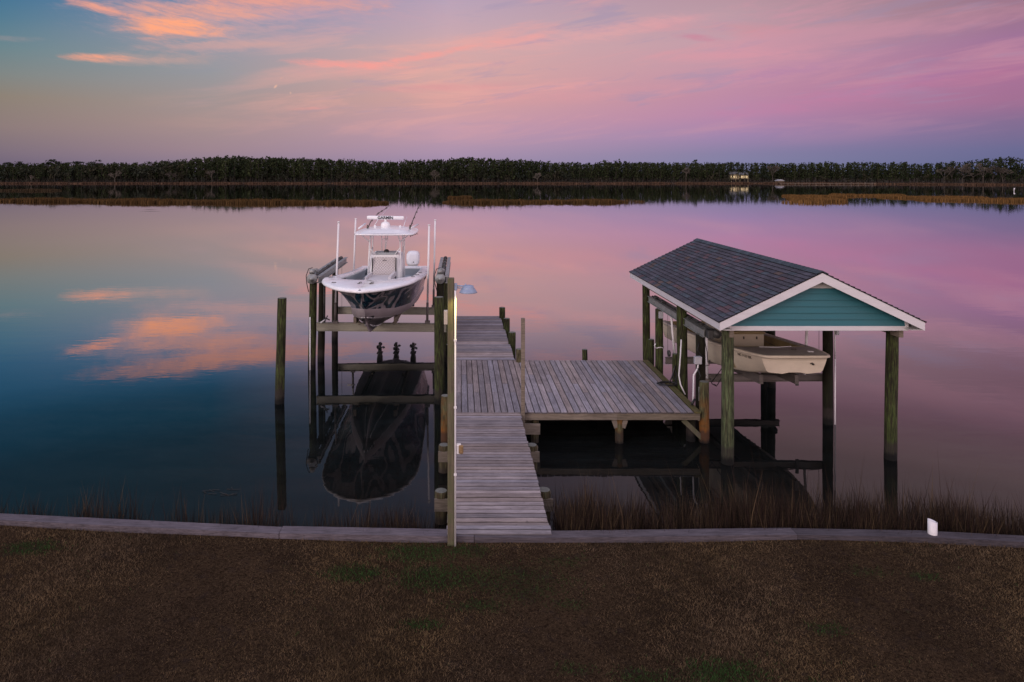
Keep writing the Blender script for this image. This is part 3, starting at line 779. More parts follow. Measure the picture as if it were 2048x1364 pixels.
GW = [(0, 0.02), (0.08, 0.26), (0.25, 0.58), (0.5, 0.88), (0.9, 1.16), (1.4, 1.40), (2, 1.55), (3, 1.62), (5, 1.62), (8, 1.56), (9.8, 1.50)]
GZ = [(0, 3.30), (1, 3.34), (2, 3.34), (3, 3.26), (4, 3.15), (6, 2.96), (8, 2.82), (9.8, 2.75)]
KZ = [(0, 3.22), (0.3, 3.02), (0.6, 2.78), (0.9, 2.48), (1.2, 2.12), (1.5, 1.80), (2, 1.54), (2.5, 1.45), (3.5, 1.41), (9.8, 1.41)]
CW = [(0, 0.0), (1.2, 0.03), (1.6, 0.17), (2.2, 0.40), (3, 0.68), (4, 0.92), (5, 1.07), (7, 1.22), (9.8, 1.27)]
CZ = [(0, 3.22), (1.15, 2.20), (1.6, 2.10), (2.2, 2.00), (3, 1.88), (5, 1.76), (7, 1.72), (9.8, 1.72)]
BZ = [(0, 3.22), (0.85, 2.53), (1.2, 2.47), (2.2, 2.30), (3, 2.17), (5, 1.98), (9.8, 1.88)]
IW = [(1.60, 0.0), (1.64, 0.36), (1.75, 0.66), (1.9, 0.86), (2.2, 1.06), (2.6, 1.20), (3.2, 1.28), (4, 1.31), (9.2, 1.22)]
def cxl(s): return -3.10 + 0.017 * s
Y0 = 21.1
st = [0, 0.04, 0.1, 0.2, 0.3, 0.45, 0.6, 0.75, 0.9, 1.05, 1.2, 1.35, 1.5, 1.75, 2, 2.3, 2.6, 3, 3.5, 4, 5, 6, 7, 8, 9, 9.8]
def section(s, side):
    g = smooth(GW, s); gz = smooth(GZ, s) - 0.09; k = smooth(KZ, s)
    c = interp(CW, s) if s > 1.15 else 0.0; cz = max(interp(CZ, s), k) if s > 1.15 else k
    bz = max(interp(BZ, s), cz + 0.001) if s > 0.85 else k
    flare = interp([(0, 1.45), (2, 1.3), (4, 1.12), (7, 1.0)], s)
    gz = max(gz, k)
    bw = c + (g - c) * 0.10 * min(1, max(0, (s - 0.85) / 1.5)) if s > 0.85 else 0.0
    pts = [(0, k), (c * 0.35, k + (cz - k) * 0.42), (c * 0.37, k + (cz - k) * 0.36), (c * 0.70, k + (cz - k) * 0.78), (c * 0.72, k + (cz - k) * 0.70), (c, cz), (c + (0.03 if s > 1.5 else 0), cz - 0.0), (bw, bz)]
    for t in (0.12, 0.25, 0.4, 0.55, 0.7, 0.82, 0.92, 1.0): pts.append((bw + (g - bw) * t ** flare, bz + (gz - bz) * t))
    return [(cxl(s) + side * q[0], Y0 + s, q[1]) for q in pts]
def hullw(s, z):
    pts = section(s, 1); c0 = cxl(s); best = 0
    for a, b_ in zip(pts, pts[1:]):
        if a[2] <= z <= b_[2]: best = max(best, a[0] - c0 + (b_[0] - a[0]) * (z - a[2]) / max(1e-6, b_[2] - a[2]))
    return max(best - .06, .02)
FL = 2.42
mb = MB()
for side in (-1, 1):
    rows = [section(s, side) for s in st]
    nrow = len(rows[0]) - 1
    mb.grid(rows, sm=True, flip=(side < 0), rowmi=[0] * 7 + [1] * (nrow - 7))
for side in (-1, 1):
    r_ = section(9.8, side); cpt = (cxl(9.8), Y0 + 9.8, r_[-1][2])
    for i in range(len(r_) - 1):
        o = len(mb.v); mb.v += [r_[i], r_[i + 1], cpt]; mb.f.append((o, o + 1, o + 2)); mb.mi.append(1); mb.t.append((1, 1, 1)); mb.sm.append(False)
hull = mb.build('hull', ['bottom_paint', 'hull_wrap'], bt)
# spray rail lines
mb = MB()
for side in (-1, 1):
    mb.tube([(cxl(s) + side * (interp(CW, s) + 0.012), Y0 + s, max(interp(CZ, s), smooth(KZ, s))) for s in [1.2, 1.35, 1.6, 1.9, 2.3, 2.8, 3.4, 4, 5, 6, 7, 8, 9.7]], 0.014, 6)
    mb.tube([(cxl(s) + side * (interp(CW, s) * 0.4 + 0.012), Y0 + s, smooth(KZ, s) + (max(interp(CZ, s), smooth(KZ, s)) - smooth(KZ, s)) * 0.40) for s in [1.62, 1.9, 2.3, 2.8, 3.4, 4, 5, 7, 9.7]], 0.011, 6)
mb.each('spray_rail', 'gelcoat', hull)
mb = MB(); 
for side in (-1, 1):
    mb.add([(cxl(1.25), Y0 + 1.235, 2.20), (cxl(1.25) + side * (0.11 if side < 0 else 0.30), Y0 + (1.45 if side > 0 else 1.34), 2.20), (cxl(1.25) + side * (0.11 if side < 0 else 0.30), Y0 + (1.45 if side > 0 else 1.34), 2.08), (cxl(1.25), Y0 + 1.26, 2.08)], [(0, 1, 2, 3)])
mb.tube([(cxl(1.2), Y0 + 1.13, 2.18), (cxl(1.2), Y0 + 1.17, 2.08)], 0.02, 6)
mb = MB()
for side in (-1, 1):
    rws = []
    for s in (1.12, 1.2, 1.3, 1.4, 1.5, 1.6):
        if side < 0 and s > 1.45: break
        rws.append([(cxl(s) + side * (max(hullw(s, z_) + .06, 0.0) + .012), Y0 + s - .012, z_) for z_ in (2.07, 2.12, 2.18)])
    mb.grid(rws, sm=False, flip=(side > 0))
mb.build('bow_decal', 'black', hull)
# gunwale cap, inner edge and cockpit
mb = MB()
sg = [0, 0.03, 0.08, 0.16, 0.25, 0.4, 0.6, 0.9, 1.2, 1.5, 1.6, 1.62, 1.64, 1.7, 1.75, 1.82, 1.9, 2.05, 2.2, 2.4, 2.6, 2.9, 3.2, 3.6, 4, 5, 6, 7, 8, 9, 9.3]
def inner(s): return 0.0 if s < 1.605 else interp(IW, s)
for side in (-1, 1):
    rows = []
    for s in sg:
        g = smooth(GW, s); zt = smooth(GZ, s); iw = inner(s)
        X = cxl(s)
        rows.append([(X + side * (g - 0.0), Y0 + s, zt - 0.11), (X + side * (g + 0.035), Y0 + s - (0.035 if s < 0.1 else 0), zt - 0.09), (X + side * (g + 0.04), Y0 + s - (0.04 if s < 0.1 else 0), zt - 0.04),
                     (X + side * (g + 0.012), Y0 + s, zt - 0.006), (X + side * max(g - 0.05, iw, 0.0), Y0 + s, zt + 0.006),
                     (X + side * (max(iw + 0.06, 0) if iw > 0 else 0.0), Y0 + s, zt + 0.02 + (0.02 if s < 1.6 else 0)), (X + side * iw, Y0 + s, zt + 0.0 + (0.02 if s < 1.6 else 0)), (X + side * max(iw - 0.0, 0), Y0 + s, zt - (0.09 if iw > 0 else -0.02))])
    mb.grid(rows, sm=True, flip=(side < 0))
nose = [(cxl(s) - smooth(GW, s) - .015, Y0 + s, smooth(GZ, s) - .07) for s in (9.7, 8, 6, 4.5, 3, 2.3, 1.7, 1.2, .8, .5, .3, .15, .05)]
nose += [(cxl(0), Y0 - .03, 3.23)] + [(2 * cxl(q[1] - Y0) - q[0], q[1], q[2]) for q in nose[::-1]]
mb.tube(nose, .048, 8)
# stern deck
mb.box(cxl(9.5) - 1.50, cxl(9.5) + 1.50, Y0 + 9.25, Y0 + 9.8, 2.62, 2.76, bev=0.02)
mb.build('gunwale', 'gelcoat', bt)
mb = MB()
for side in (-1, 1):
    rows = []
    for s in [1.61, 1.64, 1.7, 1.75, 1.82, 1.9, 2.05, 2.2, 2.4, 2.6, 2.9, 3.2, 3.6, 4, 5, 6, 7, 8, 9, 9.3]:
        iw = inner(s); zt = smooth(GZ, s); X = cxl(s); e = 0.03
        rows.append([(X + side * (iw + 0.004), Y0 + s, zt - 0.06), (X + side * min(iw, hullw(s, zt - .14)), Y0 + s, zt - 0.14), (X + side * min(iw + .04, hullw(s, zt - .3)), Y0 + s, zt - 0.30), (X + side * min(iw + 0.04, hullw(s, zt - .55)), Y0 + s, zt - .55), (X + side * min(iw + .04, hullw(s, FL)), Y0 + s, FL), (X, Y0 + s, FL)])
    mb.grid(rows, sm=False, flip=(side > 0))
mb.box(cxl(9.3) - 1.22, cxl(9.3) + 1.22, Y0 + 9.24, Y0 + 9.30, 2.3, 2.70)
mb.build('cockpit', 'liner', bt)
mb = MB()   # bow seating ring
for side in (-1, 1):
    rows = []
    for s in (1.9, 2.2, 2.7, 3.2, 3.8, 4.3):
        iw = inner(s) + 0.02; X = cxl(s)
        wq = min(iw, hullw(s, 2.80)); rows.append([(X + side * wq, Y0 + s, 2.80), (X + side * max(wq - 0.35, 0.0), Y0 + s, 2.80), (X + side * max(wq - 0.35, 0), Y0 + s, FL + .01)])
    mb.grid(rows, sm=False, flip=(side > 0))
mb.build('bow_seat', 'liner', bt)
mb = MB()
for side in (-1, 1):
    mb.tube([(cxl(s) + side * (inner(s) - 0.02), Y0 + s, smooth(GZ, s) - 0.12) for s in (1.75, 1.9, 2.25, 2.6, 3.2, 3.9, 4.6)], 0.016, 6)
mb.each('bow_rail', 'galv_dark', bt)
mb = MB()
for (s, a) in ((0.75, -0.13), (0.75, 0.25), (1.3, 0.1), (1.0, -1.0), (2.2, -1.35), (3.2, -1.42), (2.6, 1.42), (4.2, 1.44), (6.0, 1.42)):
    X = cxl(s) + a; zz = smooth(GZ, s) + 0.035
    mb.bar((X - 0.07, Y0 + s - 0.02, zz), (X + 0.07, Y0 + s + 0.02, zz), 0.03, 0.02)
    if s < 0.8: mb.tube([(X - 0.04, Y0 + s, zz), (X + 0.02, Y0 + s, zz + 0.05), (X + 0.07, Y0 + s + 0.02, zz + 0.04)], 0.014, 6)
mb.each('cleat', 'bronze', bt)
# console
cx = -2.98
cs_ = thing('console', (cx, 27.5, 2.3), None, None); 
cs_.parent = bt; cs_.location = Vector((cx, 27.5, 2.3)) - WLOC[bt.name]
mb = MB()
def loft(mb, secs, mi=0, sm=False):
    """secs: list of (x0,x1,y0,y1,z) rectangles with cut corners"""
    rows = []
    for (x0, x1, y0, y1, zz, r) in secs:
        ring = [(x0 + r, y0), (x1 - r, y0), (x1 - r * .3, y0 + r * .3), (x1, y0 + r), (x1, y1 - r), (x1 - r * .3, y1 - r * .3), (x1 - r, y1), (x0 + r, y1), (x0 + r * .3, y1 - r * .3), (x0, y1 - r), (x0, y0 + r), (x0 + r * .3, y0 + r * .3), (x0 + r, y0)]
        rows.append([(a, b_, zz) for a, b_ in ring])
    mb.grid(rows, mi, sm)
    for k, rev in ((0, True), (-1, False)):
        r_ = rows[k][:-1]; o = len(mb.v); mb.v += r_; q = tuple(range(o, o + 12)); mb.f.append(q[::-1] if rev else q); mb.mi.append(mi); mb.t.append((1, 1, 1)); mb.sm.append(False)
loft(mb, [(cx - .66, cx + .66, 27.0, 28.25, 2.31, .10), (cx - .66, cx + .66, 27.02, 28.25, 3.1, .12), (cx - .62, cx + .62, 27.10, 28.2, 3.55, .14), (cx - .58, cx + .58, 27.17, 28.1, 3.68, .14)])
mb.build('console_body', 'gelcoat', cs_)
mb = MB(); mb.add([(cx - .46, 26.985, 2.6), (cx + .42, 26.985, 2.6), (cx + .42, 27.0, 3.06), (cx + .42, 27.10, 3.60), (cx - .46, 27.10, 3.60), (cx - .46, 27.0, 3.06),
                   (cx - .46, 26.93, 2.6), (cx + .42, 26.93, 2.6), (cx + .42, 26.94, 3.06), (cx + .42, 27.05, 3.60), (cx - .46, 27.05, 3.60), (cx - .46, 26.94, 3.06)],
                  [(6, 7, 8, 11), (11, 8, 9, 10), (0, 6, 11, 5), (5, 11, 10, 4), (7, 1, 2, 8), (8, 2, 3, 9), (10, 9, 3, 4), (1, 7, 6, 0)])
mb.build('quilted_panel', 'quilt', cs_)
mb = MB(); mb.box(cx - .50, cx - .475, 26.93, 27.06, 2.6, 3.58); mb.box(cx + .435, cx + .46, 26.93, 27.06, 2.6, 3.58); mb.each('panel_edge', 'galv_dark', cs_)
mb = MB(); mb.tube([(cx - .08, 27.0, 3.47), (cx - .02, 26.99, 3.50), (cx + .08, 26.99, 3.49)], 0.012, 6); mb.build('handle', 'black', cs_)
mb = MB(); mb.box(cx - .45, cx + .45, 27.3, 28.0, 3.66, 3.76, bev=0.03); mb.build('dashboard', 'liner', cs_)
mb = MB(); mb.lathe([(0.11, 0), (0.105, .05), (0.08, .09), (0.04, .11), (0, .115)], (cx + .02, 27.5, 3.76), 16); mb.build('compass', 'black', cs_)
# lounge in front
mb = MB(); loft(mb, [(cx - .50, cx + .40, 25.5, 26.92, 2.31, .06), (cx - .50, cx + .40, 25.5, 26.92, 2.80, .06)]); ls = mb.build('front_lounge', 'gelcoat', bt)
mb = MB(); loft(mb, [(cx - .48, cx + .38, 25.5, 26.88, 2.802, .06), (cx - .50, cx + .40, 25.48, 26.90, 2.86, .08), (cx - .46, cx + .36, 25.52, 26.86, 2.93, .10)], sm=True)
mb.bar((cx + .33, 25.7, 2.95), (cx + .45, 26.6, 3.02), 0.10, 0.16); mb.bar((cx - .58, 25.7, 2.95), (cx - .46, 26.6, 3.02), 0.06, 0.12); mb.build('cushion', 'cushion', ls)
# leaning post behind the console
mb = MB(); mb.box(cx - .55, cx + .55, 28.75, 29.2, 2.9, 3.35, bev=0.05); mb.box(cx - .5, cx + .5, 28.8, 29.2, 2.3, 2.9)
mb.build('helm_seat', 'liner', bt)
# hard top with its pipework
tt = thing('hard_top', (cx, 27.8, 4.6), None, None); tt.parent = bt; tt.location = Vector((cx, 27.8, 4.6)) - WLOC[bt.name]
mb = MB()
nx, ny = 14, 10
top = []; bot = []
for j in range(ny + 1):
    v_ = j / ny; yy = 26.35 + 2.85 * v_
    hw = 1.23 * (1 - 0.10 * (1 - v_) ** 3) * (1 - 0.12 * v_ ** 4)
    rt = []; rb = []
    for i in range(nx + 1):
        u_ = -1 + 2 * i / nx
        bow = -0.14 * (1 - u_ * u_) if v_ == 0 else 0
        cr = 0.13 * (1 - u_ ** 2) * (1 - (2 * v_ - 1) ** 4 * 0.8)
        raised = 0.05 if abs(u_) < 0.72 and 0.08 < v_ < 0.92 else 0.0
        X = cx + 0.04 + hw * u_; Yq = yy - 0.18 * (1 - u_ * u_) * (1 - v_)
        rt.append((X, Yq, 4.58 + cr + raised)); rb.append((X, Yq, 4.545 + cr * 0.6))
    top.append(rt); bot.append(rb)
mb.grid(top, sm=True, flip=False); mb.grid(bot, sm=True, flip=True)
edge = [top[0][i] for i in range(nx + 1)] + [top[j][nx] for j in range(1, ny + 1)] + [top[ny][i] for i in range(nx - 1, -1, -1)] + [top[j][0] for j in range(ny - 1, -1, -1)]
edge = [(a, b_, 4.562) for a, b_, c_ in edge]
mb.tube(edge, 0.030, 8, cap=False)
mb.build('roof_panel', 'gelcoat', tt)
mb = MB()
R_ = 0.024
for sx in (-1, 1):
    mb.tube([(cx + sx * .68, 27.0, 2.4), (cx + sx * .64, 27.02, 3.4), (cx + sx * .60, 27.05, 4.25), (cx + sx * .52, 27.08, 4.48), (cx + sx * .40, 27.1, 4.56)], R_, 8)
    mb.tube([(cx + sx * .66, 28.2, 2.4), (cx + sx * .62, 28.2, 4.3), (cx + sx * .54, 28.2, 4.56)], R_, 8)
    mb.tube([(cx + sx * .72, 28.0, 2.4), (cx + sx * .70, 28.0, 4.5)], 0.019, 8)
    mb.tube([(cx + sx * .62, 27.04, 4.0), (cx + sx * .36, 27.2, 3.66)], R_ * 0.9, 8)
    mb.tube([(cx + sx * .64, 27.04, 3.0), (cx + sx * .64, 28.2, 3.9)], R_ * 0.8, 8)
    mb.tube([(cx + sx * .60, 27.1, 4.52), (cx + sx * .60, 29.0, 4.56)], R_, 8)
    mb.tube([(cx + sx * .60, 27.1, 4.2), (cx + sx * 1.0, 27.1, 4.54)], R_ * .8, 8)
mb.tube([(cx - .60, 27.06, 4.53), (cx + .60, 27.06, 4.53)], R_ * 1.3, 8); mb.tube([(cx - .6, 28.2, 4.53), (cx + .6, 28.2, 4.53)], R_, 8)
for q in (-.28, -.12): mb.tube([(cx + q, 28.4, 4.5), (cx + q - .02 * (q > -.2) , 28.5, 3.7)], 0.014, 6)
mb.tube([(cx - .28, 28.4, 4.2), (cx - .0, 28.4, 4.2)], .014, 6); mb.tube([(cx - .0, 28.4, 4.5), (cx - .14, 28.45, 3.7)], .014, 6)
mb.build('pipework', 'gelcoat', tt)
mb = MB(); mb.lathe([(0.17, 0), (0.19, .03), (0.19, .13), (.165, .19), (.11, .23), (0.05, .25), (0.05, .36)], (cx - .02, 27.5, 4.74), 20)
rd = mb.build('radar', 'gelcoat', tt)
mb = MB()
A = 0.75; rows = []
for xx in (-A, -A + .02, -A + .06, A - .06, A - .02, A):
    k = 0.5 if abs(abs(xx) - A) < .001 else 0.9 if abs(xx) > A - .03 else 1
    ring = []
    for q in range(13):
        t = 2 * math.pi * q / 12; ring.append((cx - .02 + xx + 0.0, 27.5 + .06 * k * math.cos(t), 5.14 + .075 * k * math.sin(t) - xx * 0.012))
    rows.append(ring)
mb.grid(rows, sm=True)
mb.build('antenna_bar', 'gelcoat', rd)
text('lettering', 'GARMIN', 0.165, (cx - .02, 27.433, 5.14), (math.radians(90), math.radians(0.7), 0), 'ink', rd, 0.004)
# outriggers and whips
def rod(pts, r, knots, mat='galv_dark'):
    mb = MB(); n_ = len(pts); mb.tube(pts, [r * (1 - 0.55 * i / (n_ - 1)) for i in range(n_)], 6)
    P = [Vector(p) for p in pts]
    for t in knots:
        q = t * (n_ - 1); i = min(int(q), n_ - 2); p = P[i].lerp(P[i + 1], q - i)
        mb.tube([p - Vector((0.03, 0, 0.03)), p, p + Vector((0.035, 0, 0.05)), p + Vector((0.05, 0, -.02))], [0.012, .028, .02, .008], 6)
    mb.lathe([(0.03, 0), (.035, .08), (.02, .16), (0, .17)], pts[0], 8)
    mb.build('outrigger', mat, tt)
def P3(px_, py_, Y): return ((px_ - PX) * Y / F, Y, H - (py_ - PY) * Y / F)
rod([P3(735, 458, 27.6), P3(741, 444, 28.0), P3(756, 427, 28.9), P3(770, 418, 29.8), P3(787, 405, 31)], .022, (.28, .5, .62, .78, .97), 'bronze')
rod([P3(820, 458, 27.6), P3(824, 445, 28.0), P3(831, 428, 28.9), P3(838, 412, 29.8), P3(843, 404, 30.6)], .022, (.2, .38, .55, .68, .82, .97), 'bronze')
mb = MB()
mb.tube([P3(748, 452, 28.2), P3(757, 438, 28.8), P3(782, 410, 31)], [.014, .012, .005], 6)
mb.tube([P3(807, 454, 28.2), P3(810, 444, 28.6), P3(814, 434, 29.2)], [.014, .012, .008], 6)
mb.tube([(cx - 1.15, 27.8, 4.68), (cx - .95, 28.4, 4.85)], .035, 8); mb.tube([(cx + .95, 27.8, 4.68), (cx + 1.22, 28.6, 4.80)], .035, 8)
mb.lathe([(0.05, 0), (.06, .06), (.03, .11), (0, .12)], (cx - .45, 27.6, 4.72), 10); mb.lathe([(0.04, 0), (.05, .05), (.03, .09), (0, .1)], (cx + .55, 27.8, 4.72), 10)
mb.each('whip_antenna', 'gelcoat', tt)
mb = MB()
for i in range(4): mb.tube([(cx + 1.0 + .07 * i, 27.0 + .2 * i, 4.50), (cx + 1.02 + .07 * i, 27.0 + .2 * i, 4.42 + .02 * i), (cx + 1.06 + .07 * i, 27.1 + .2 * i, 4.47)], .012, 6)
mb.tube([(cx - 1.1, 26.9, 4.50), (cx - .85, 27.0, 4.53)], .018, 6)
mb.each('spreader_light', 'galv_dark', tt)
# outboards
for i, ex in enumerate((-0.75, 0.0, 0.78)):
    E = Vector((cxl(9.9) + ex, Y0 + 10.15, 1.2))
    e = thing('outboard', tuple(E), None, None); e.parent = bt; e.location = E - WLOC[bt.name]; WLOC[e.name] = E
    X = E.x; Yb = E.y
    mb = MB(); loft(mb, [(X - .20, X + .20, Yb - .22, Yb + .40, 2.72, .10), (X - .28, X + .28, Yb - .32, Yb + .50, 2.85, .13), (X - .295, X + .295, Yb - .35, Yb + .52, 3.08, .14), (X - .28, X + .28, Yb - .30, Yb + .46, 3.26, .14), (X - .22, X + .22, Yb - .22, Yb + .34, 3.36, .12), (X - .10, X + .10, Yb - .10, Yb + .2, 3.39, .06)], sm=True)
    cw = mb.build('cowling', 'gelcoat', e)
    mb = MB(); mb.box(X + .02, X + .07, Yb - .345, Yb - .30, 2.90, 2.94); mb.each('latch', 'black', cw)
    mb = MB(); loft(mb, [(X - .05, X + .05, Yb - .02, Yb + .28, 0.85, .02), (X - .04, X + .04, Yb - .02, Yb + .30, 1.15, .02), (X - .12, X + .12, Yb - .08, Yb + .30, 1.5, .04), (X - .14, X + .14, Yb - .15, Yb + .34, 2.3, .05), (X - .18, X + .18, Yb - .2, Yb + .38, 2.72, .08)])
    mb.tube([(X, Yb - .15, 1.12), (X, Yb - .05, 1.12), (X, Yb + .3, 1.12), (X, Yb + .38, 1.12)], [.02, .075, .075, .05], 12)
    mb.bar((X, Yb - .05, 1.3), (X, Yb + .38, 1.3), .26, .02)
    mb.build('midsection', 'galv_dark', e)  # dark colour put in for the shaded silhouette of the lower units
    mb = MB(); mb.tube([(X, Yb + .36, 1.12), (X, Yb + .5, 1.12)], [.05, .03], 10)
    for q in range(4):
        t = q * math.pi / 2 + i
        a = Vector((math.cos(t), 0, math.sin(t))); s_ = Vector((-math.sin(t), 0, math.cos(t)))
        c_ = Vector((X, Yb + .43, 1.12))
        ring = [c_ + a * .03, c_ + a * .10 + s_ * .07 + Vector((0, .05, 0)), c_ + a * .19 + s_ * .06 + Vector((0, .05, 0)), c_ + a * .20 - s_ * .02, c_ + a * .15 - s_ * .07 - Vector((0, .05, 0)), c_ + a * .07 - s_ * .05 - Vector((0, .04, 0))]
        mb.add(ring + [r_ + Vector((0, .012, 0)) for r_ in ring], [(0, 1, 2, 3, 4, 5), (11, 10, 9, 8, 7, 6)] + [(k, (k + 1) % 6, 6 + (k + 1) % 6, 6 + k) for k in range(6)])
    mb.build('propeller', 'bronze', e)
mb = MB(); mb.box(-1.54, -1.44, 28.6, 29.3, 2.48, 2.80, bev=0.04); mb.build('fender', 'black', bt)

# ------------------------------------------------------------------ boathouse shed
sh_ = thing('boat_shed', (8.34, 19.8, 0), 'open sided boat shelter with a shingled gable roof and teal gable over the skiff', 'boat shelter')
YF, YB = 15.72, 24.0
XL, XR, XC = 5.98, 10.70, 8.34
ZE, ZR = 3.46, 4.60
sl_ = math.hypot(XC - XL, ZR - ZE); ux, uz = (XC - XL) / sl_, (ZR - ZE) / sl_
# roof deck + fascia
mb = MB()
for sx in (-1, 1):
    def rp(dist, yy, off): return (XC + sx * (sl_ - dist) * ux - sx * 0 + sx * uz * off * 1.0, yy, ZR - (sl_ - dist) * uz + ux * off)
    a = [rp(0, YF + .012, -0.02), rp(0, YB - .012, -0.02), rp(sl_ , YB - .012, -0.02), rp(sl_, YF + .012, -0.02)]
    b2 = [rp(0, YF + .012, -0.05), rp(0, YB - .012, -0.05), rp(sl_, YB - .012, -0.05), rp(sl_, YF + .012, -0.05)]
    mb.add(a + b2, [(0, 1, 2, 3), (7, 6, 5, 4), (0, 4, 5, 1), (3, 2, 6, 7), (0, 3, 7, 4), (1, 5, 6, 2)])
rf = mb.build('roof', 'soffit', sh_)
mb = MB()
NC_ = 19; ex = sl_ / NC_
for sx in (-1, 1):
    def rp(dist, yy, off): return (XC + sx * (sl_ - dist) * ux + sx * uz * off, yy, ZR - (sl_ - dist) * uz + ux * off)
    for k in range(NC_):
        yy = YF - 0.02 + (0.155 if k % 2 else 0.0) - 0.31
        d0 = k * ex - 0.035 if k == 0 else k * ex; d1 = (k + 1) * ex + 0.03
        while yy < YB + .02:
            w = 0.31 + rnd.uniform(-.0, .0); ya = max(yy, YF - .02); yb = min(yy + w - 0.014, YB + .02)
            yy += w
            if yb - ya < 0.02: continue
            r_ = rnd.random(); kk = rnd.uniform(0.8, 1.22)
            t = (kk, kk, kk * 1.03)
            if r_ < 0.10: t = (kk * 1.45, kk * 0.95, kk * 0.9)
            elif r_ < 0.12: t = (kk * 1.5, kk * 1.1, kk * 0.8)
            elif r_ < 0.3: t = (kk * 0.9, kk * 1.15, kk * 1.15)
            lift = rnd.uniform(0, .003)
            lo = 0.020 + lift; hi = 0.004
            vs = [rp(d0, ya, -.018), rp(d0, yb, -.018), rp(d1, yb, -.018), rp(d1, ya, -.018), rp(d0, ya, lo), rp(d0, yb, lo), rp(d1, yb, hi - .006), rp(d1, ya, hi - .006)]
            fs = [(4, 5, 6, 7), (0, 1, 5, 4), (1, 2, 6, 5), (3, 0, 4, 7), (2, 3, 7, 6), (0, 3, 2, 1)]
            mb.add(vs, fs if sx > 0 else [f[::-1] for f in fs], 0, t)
            for q in range(1, 6): mb.t[-q] = (t[0] * .3, t[1] * .3, t[2] * .3)  # butt and side faces darkened: course shadows and dark joints put into the tint
yy = YF - .02
while yy < YB:
    kk = rnd.uniform(.8, 1.2); y1 = min(yy + .2, YB + .02)
    for sx in (-1, 1):
        mb.add([(XC, yy, ZR + .035), (XC, y1 + .02, ZR + .028), (XC + sx * .14, y1 + .02, ZR - .042), (XC + sx * .14, yy, ZR - .034), (XC, yy, ZR + .01), (XC + sx * .14, yy, ZR - .06)], [(0, 1, 2, 3), (0, 3, 5, 4)], 0, (kk * .8, kk * 1.1, kk * 1.1))
    yy += .2
mb.build('shingles', 'shingle', rf)
mb = MB()
def rp(sx, dist, yy, off): return (XC + sx * (sl_ - dist) * ux + sx * uz * off, yy, ZR - (sl_ - dist) * uz + ux * off)
for sx in (-1, 1):
    for (ya, yb) in ((YF - .012, YF + .018), (YB - .018, YB + .012)):
        p = [(XC, ZR - .022), (XC + sx * (XC - XL), ZE - .022), (XC + sx * (XC - XL), ZE - .21), (XC, ZR - .23)]
        vs = [(a, ya, b_) for a, b_ in p] + [(a, yb, b_) for a, b_ in p]
        mb.add(vs, [(0, 1, 2, 3), (7, 6, 5, 4), (0, 4, 5, 1), (1, 5, 6, 2), (2, 6, 7, 3)])
    xe = XC + sx * (XC - XL)
    xa, xb = (xe - .006, xe + .02) if sx < 0 else (xe - .02, xe + .006)
    mb.box(xa, xb, YF + .019, YB - .019, ZE - .20, ZE - .025)
mb.each('fascia', 'white_trim', sh_)
# soffit between fascia and header
mb = MB()
for sx in (-1, 1):
    xa, xb = sorted((XC + sx * (XC - XL - .03), XC + sx * (XC - 6.28)))
    mb.box(xa, xb, YF + .02, YB - .02, ZE - .205, ZE - .19)
mb.each('soffit', 'soffit', sh_)
# gable ends
GY = 16.02
for gy in (GY, YB - .32):
    g = MB(); zb = 3.30
    cse = 0.152; zz = zb; k = 0
    topz = 4.20
    while zz < topz:
        z1 = min(zz + cse, topz)
        def hw(zq): return (ZR - .06 - zq) / uz * ux
        a0 = min(hw(zz), 2.10); a1 = min(hw(z1), 2.10)
        g.add([(XC - a0, gy - .04, zz), (XC + a0, gy - .04, zz), (XC + a1, gy - .004, z1), (XC - a1, gy - .004, z1), (XC - a0, gy + .02, zz), (XC + a0, gy + .02, zz), (XC + a1, gy + .02, z1), (XC - a1, gy + .02, z1)],
              [(0, 1, 2, 3), (0, 4, 5, 1), (7, 6, 5, 4), (3, 2, 6, 7)])
        zz = z1
    gb = g.build('gable', 'siding', sh_)
    g = MB(); a0 = (ZR - .06 - topz) / uz * ux
    g.add([(XC - a0, gy - .045, topz - .015), (XC + a0, gy - .045, topz - .015), (XC, gy - .045, ZR - .04), (XC - a0, gy + .01, topz - .015), (XC + a0, gy + .01, topz - .015), (XC, gy + .01, ZR - .04)], [(0, 1, 2), (5, 4, 3), (0, 3, 4, 1)])
    g.build('vent_panel', 'soffit', gb)
mb = MB()
mb.box(6.20, 10.46, GY - .045, GY + .0, 3.19, 3.298, bev=.004); mb.box(10.42, 10.50, GY - .04, GY + .3, 3.19, 3.42)
mb.box(6.20, 10.46, YB - .32, YB - .28, 3.19, 3.298)
mb.each('trim_board', 'white_trim', sh_)
mb = MB()
for sx in (6.38, 10.36): mb.box(sx - .05, sx + .05, GY + .005, YB - .35, 3.02, 3.24)
mb.each('header_beam', 'beam_wood', sh_)
mb = MB()
for yy in np.arange(16.6, 23.7, .61):
    for sx in (-1, 1): mb.bar((XC + sx * .02, yy, ZR - .12), (XC + sx * (XC - XL - .05), yy, ZE - .10), .04, .09)
    mb.box(6.4, 10.3, yy + .03, yy + .07, 3.25, 3.34)
mb.each('rafter', 'beam_wood', sh_)
for (px_, py_, r, mt, lx) in ((6.35, 16.2, .142, 'pile_bright', 0.0), (6.33, 19.4, .145, 'pile_green', -.03), (6.35, 23.2, .125, 'pile_green', -.03),
                          (10.37, 16.45, .14, 'pile_green', .045), (10.36, 23.2, .13, 'pile_dark', 0)):
    pile_mb(px_, py_, r, 3.20 if py_ > 16.4 or px_ < 7 else 3.18, lx=lx).build('post', [mt, 'pile_top'], sh_)

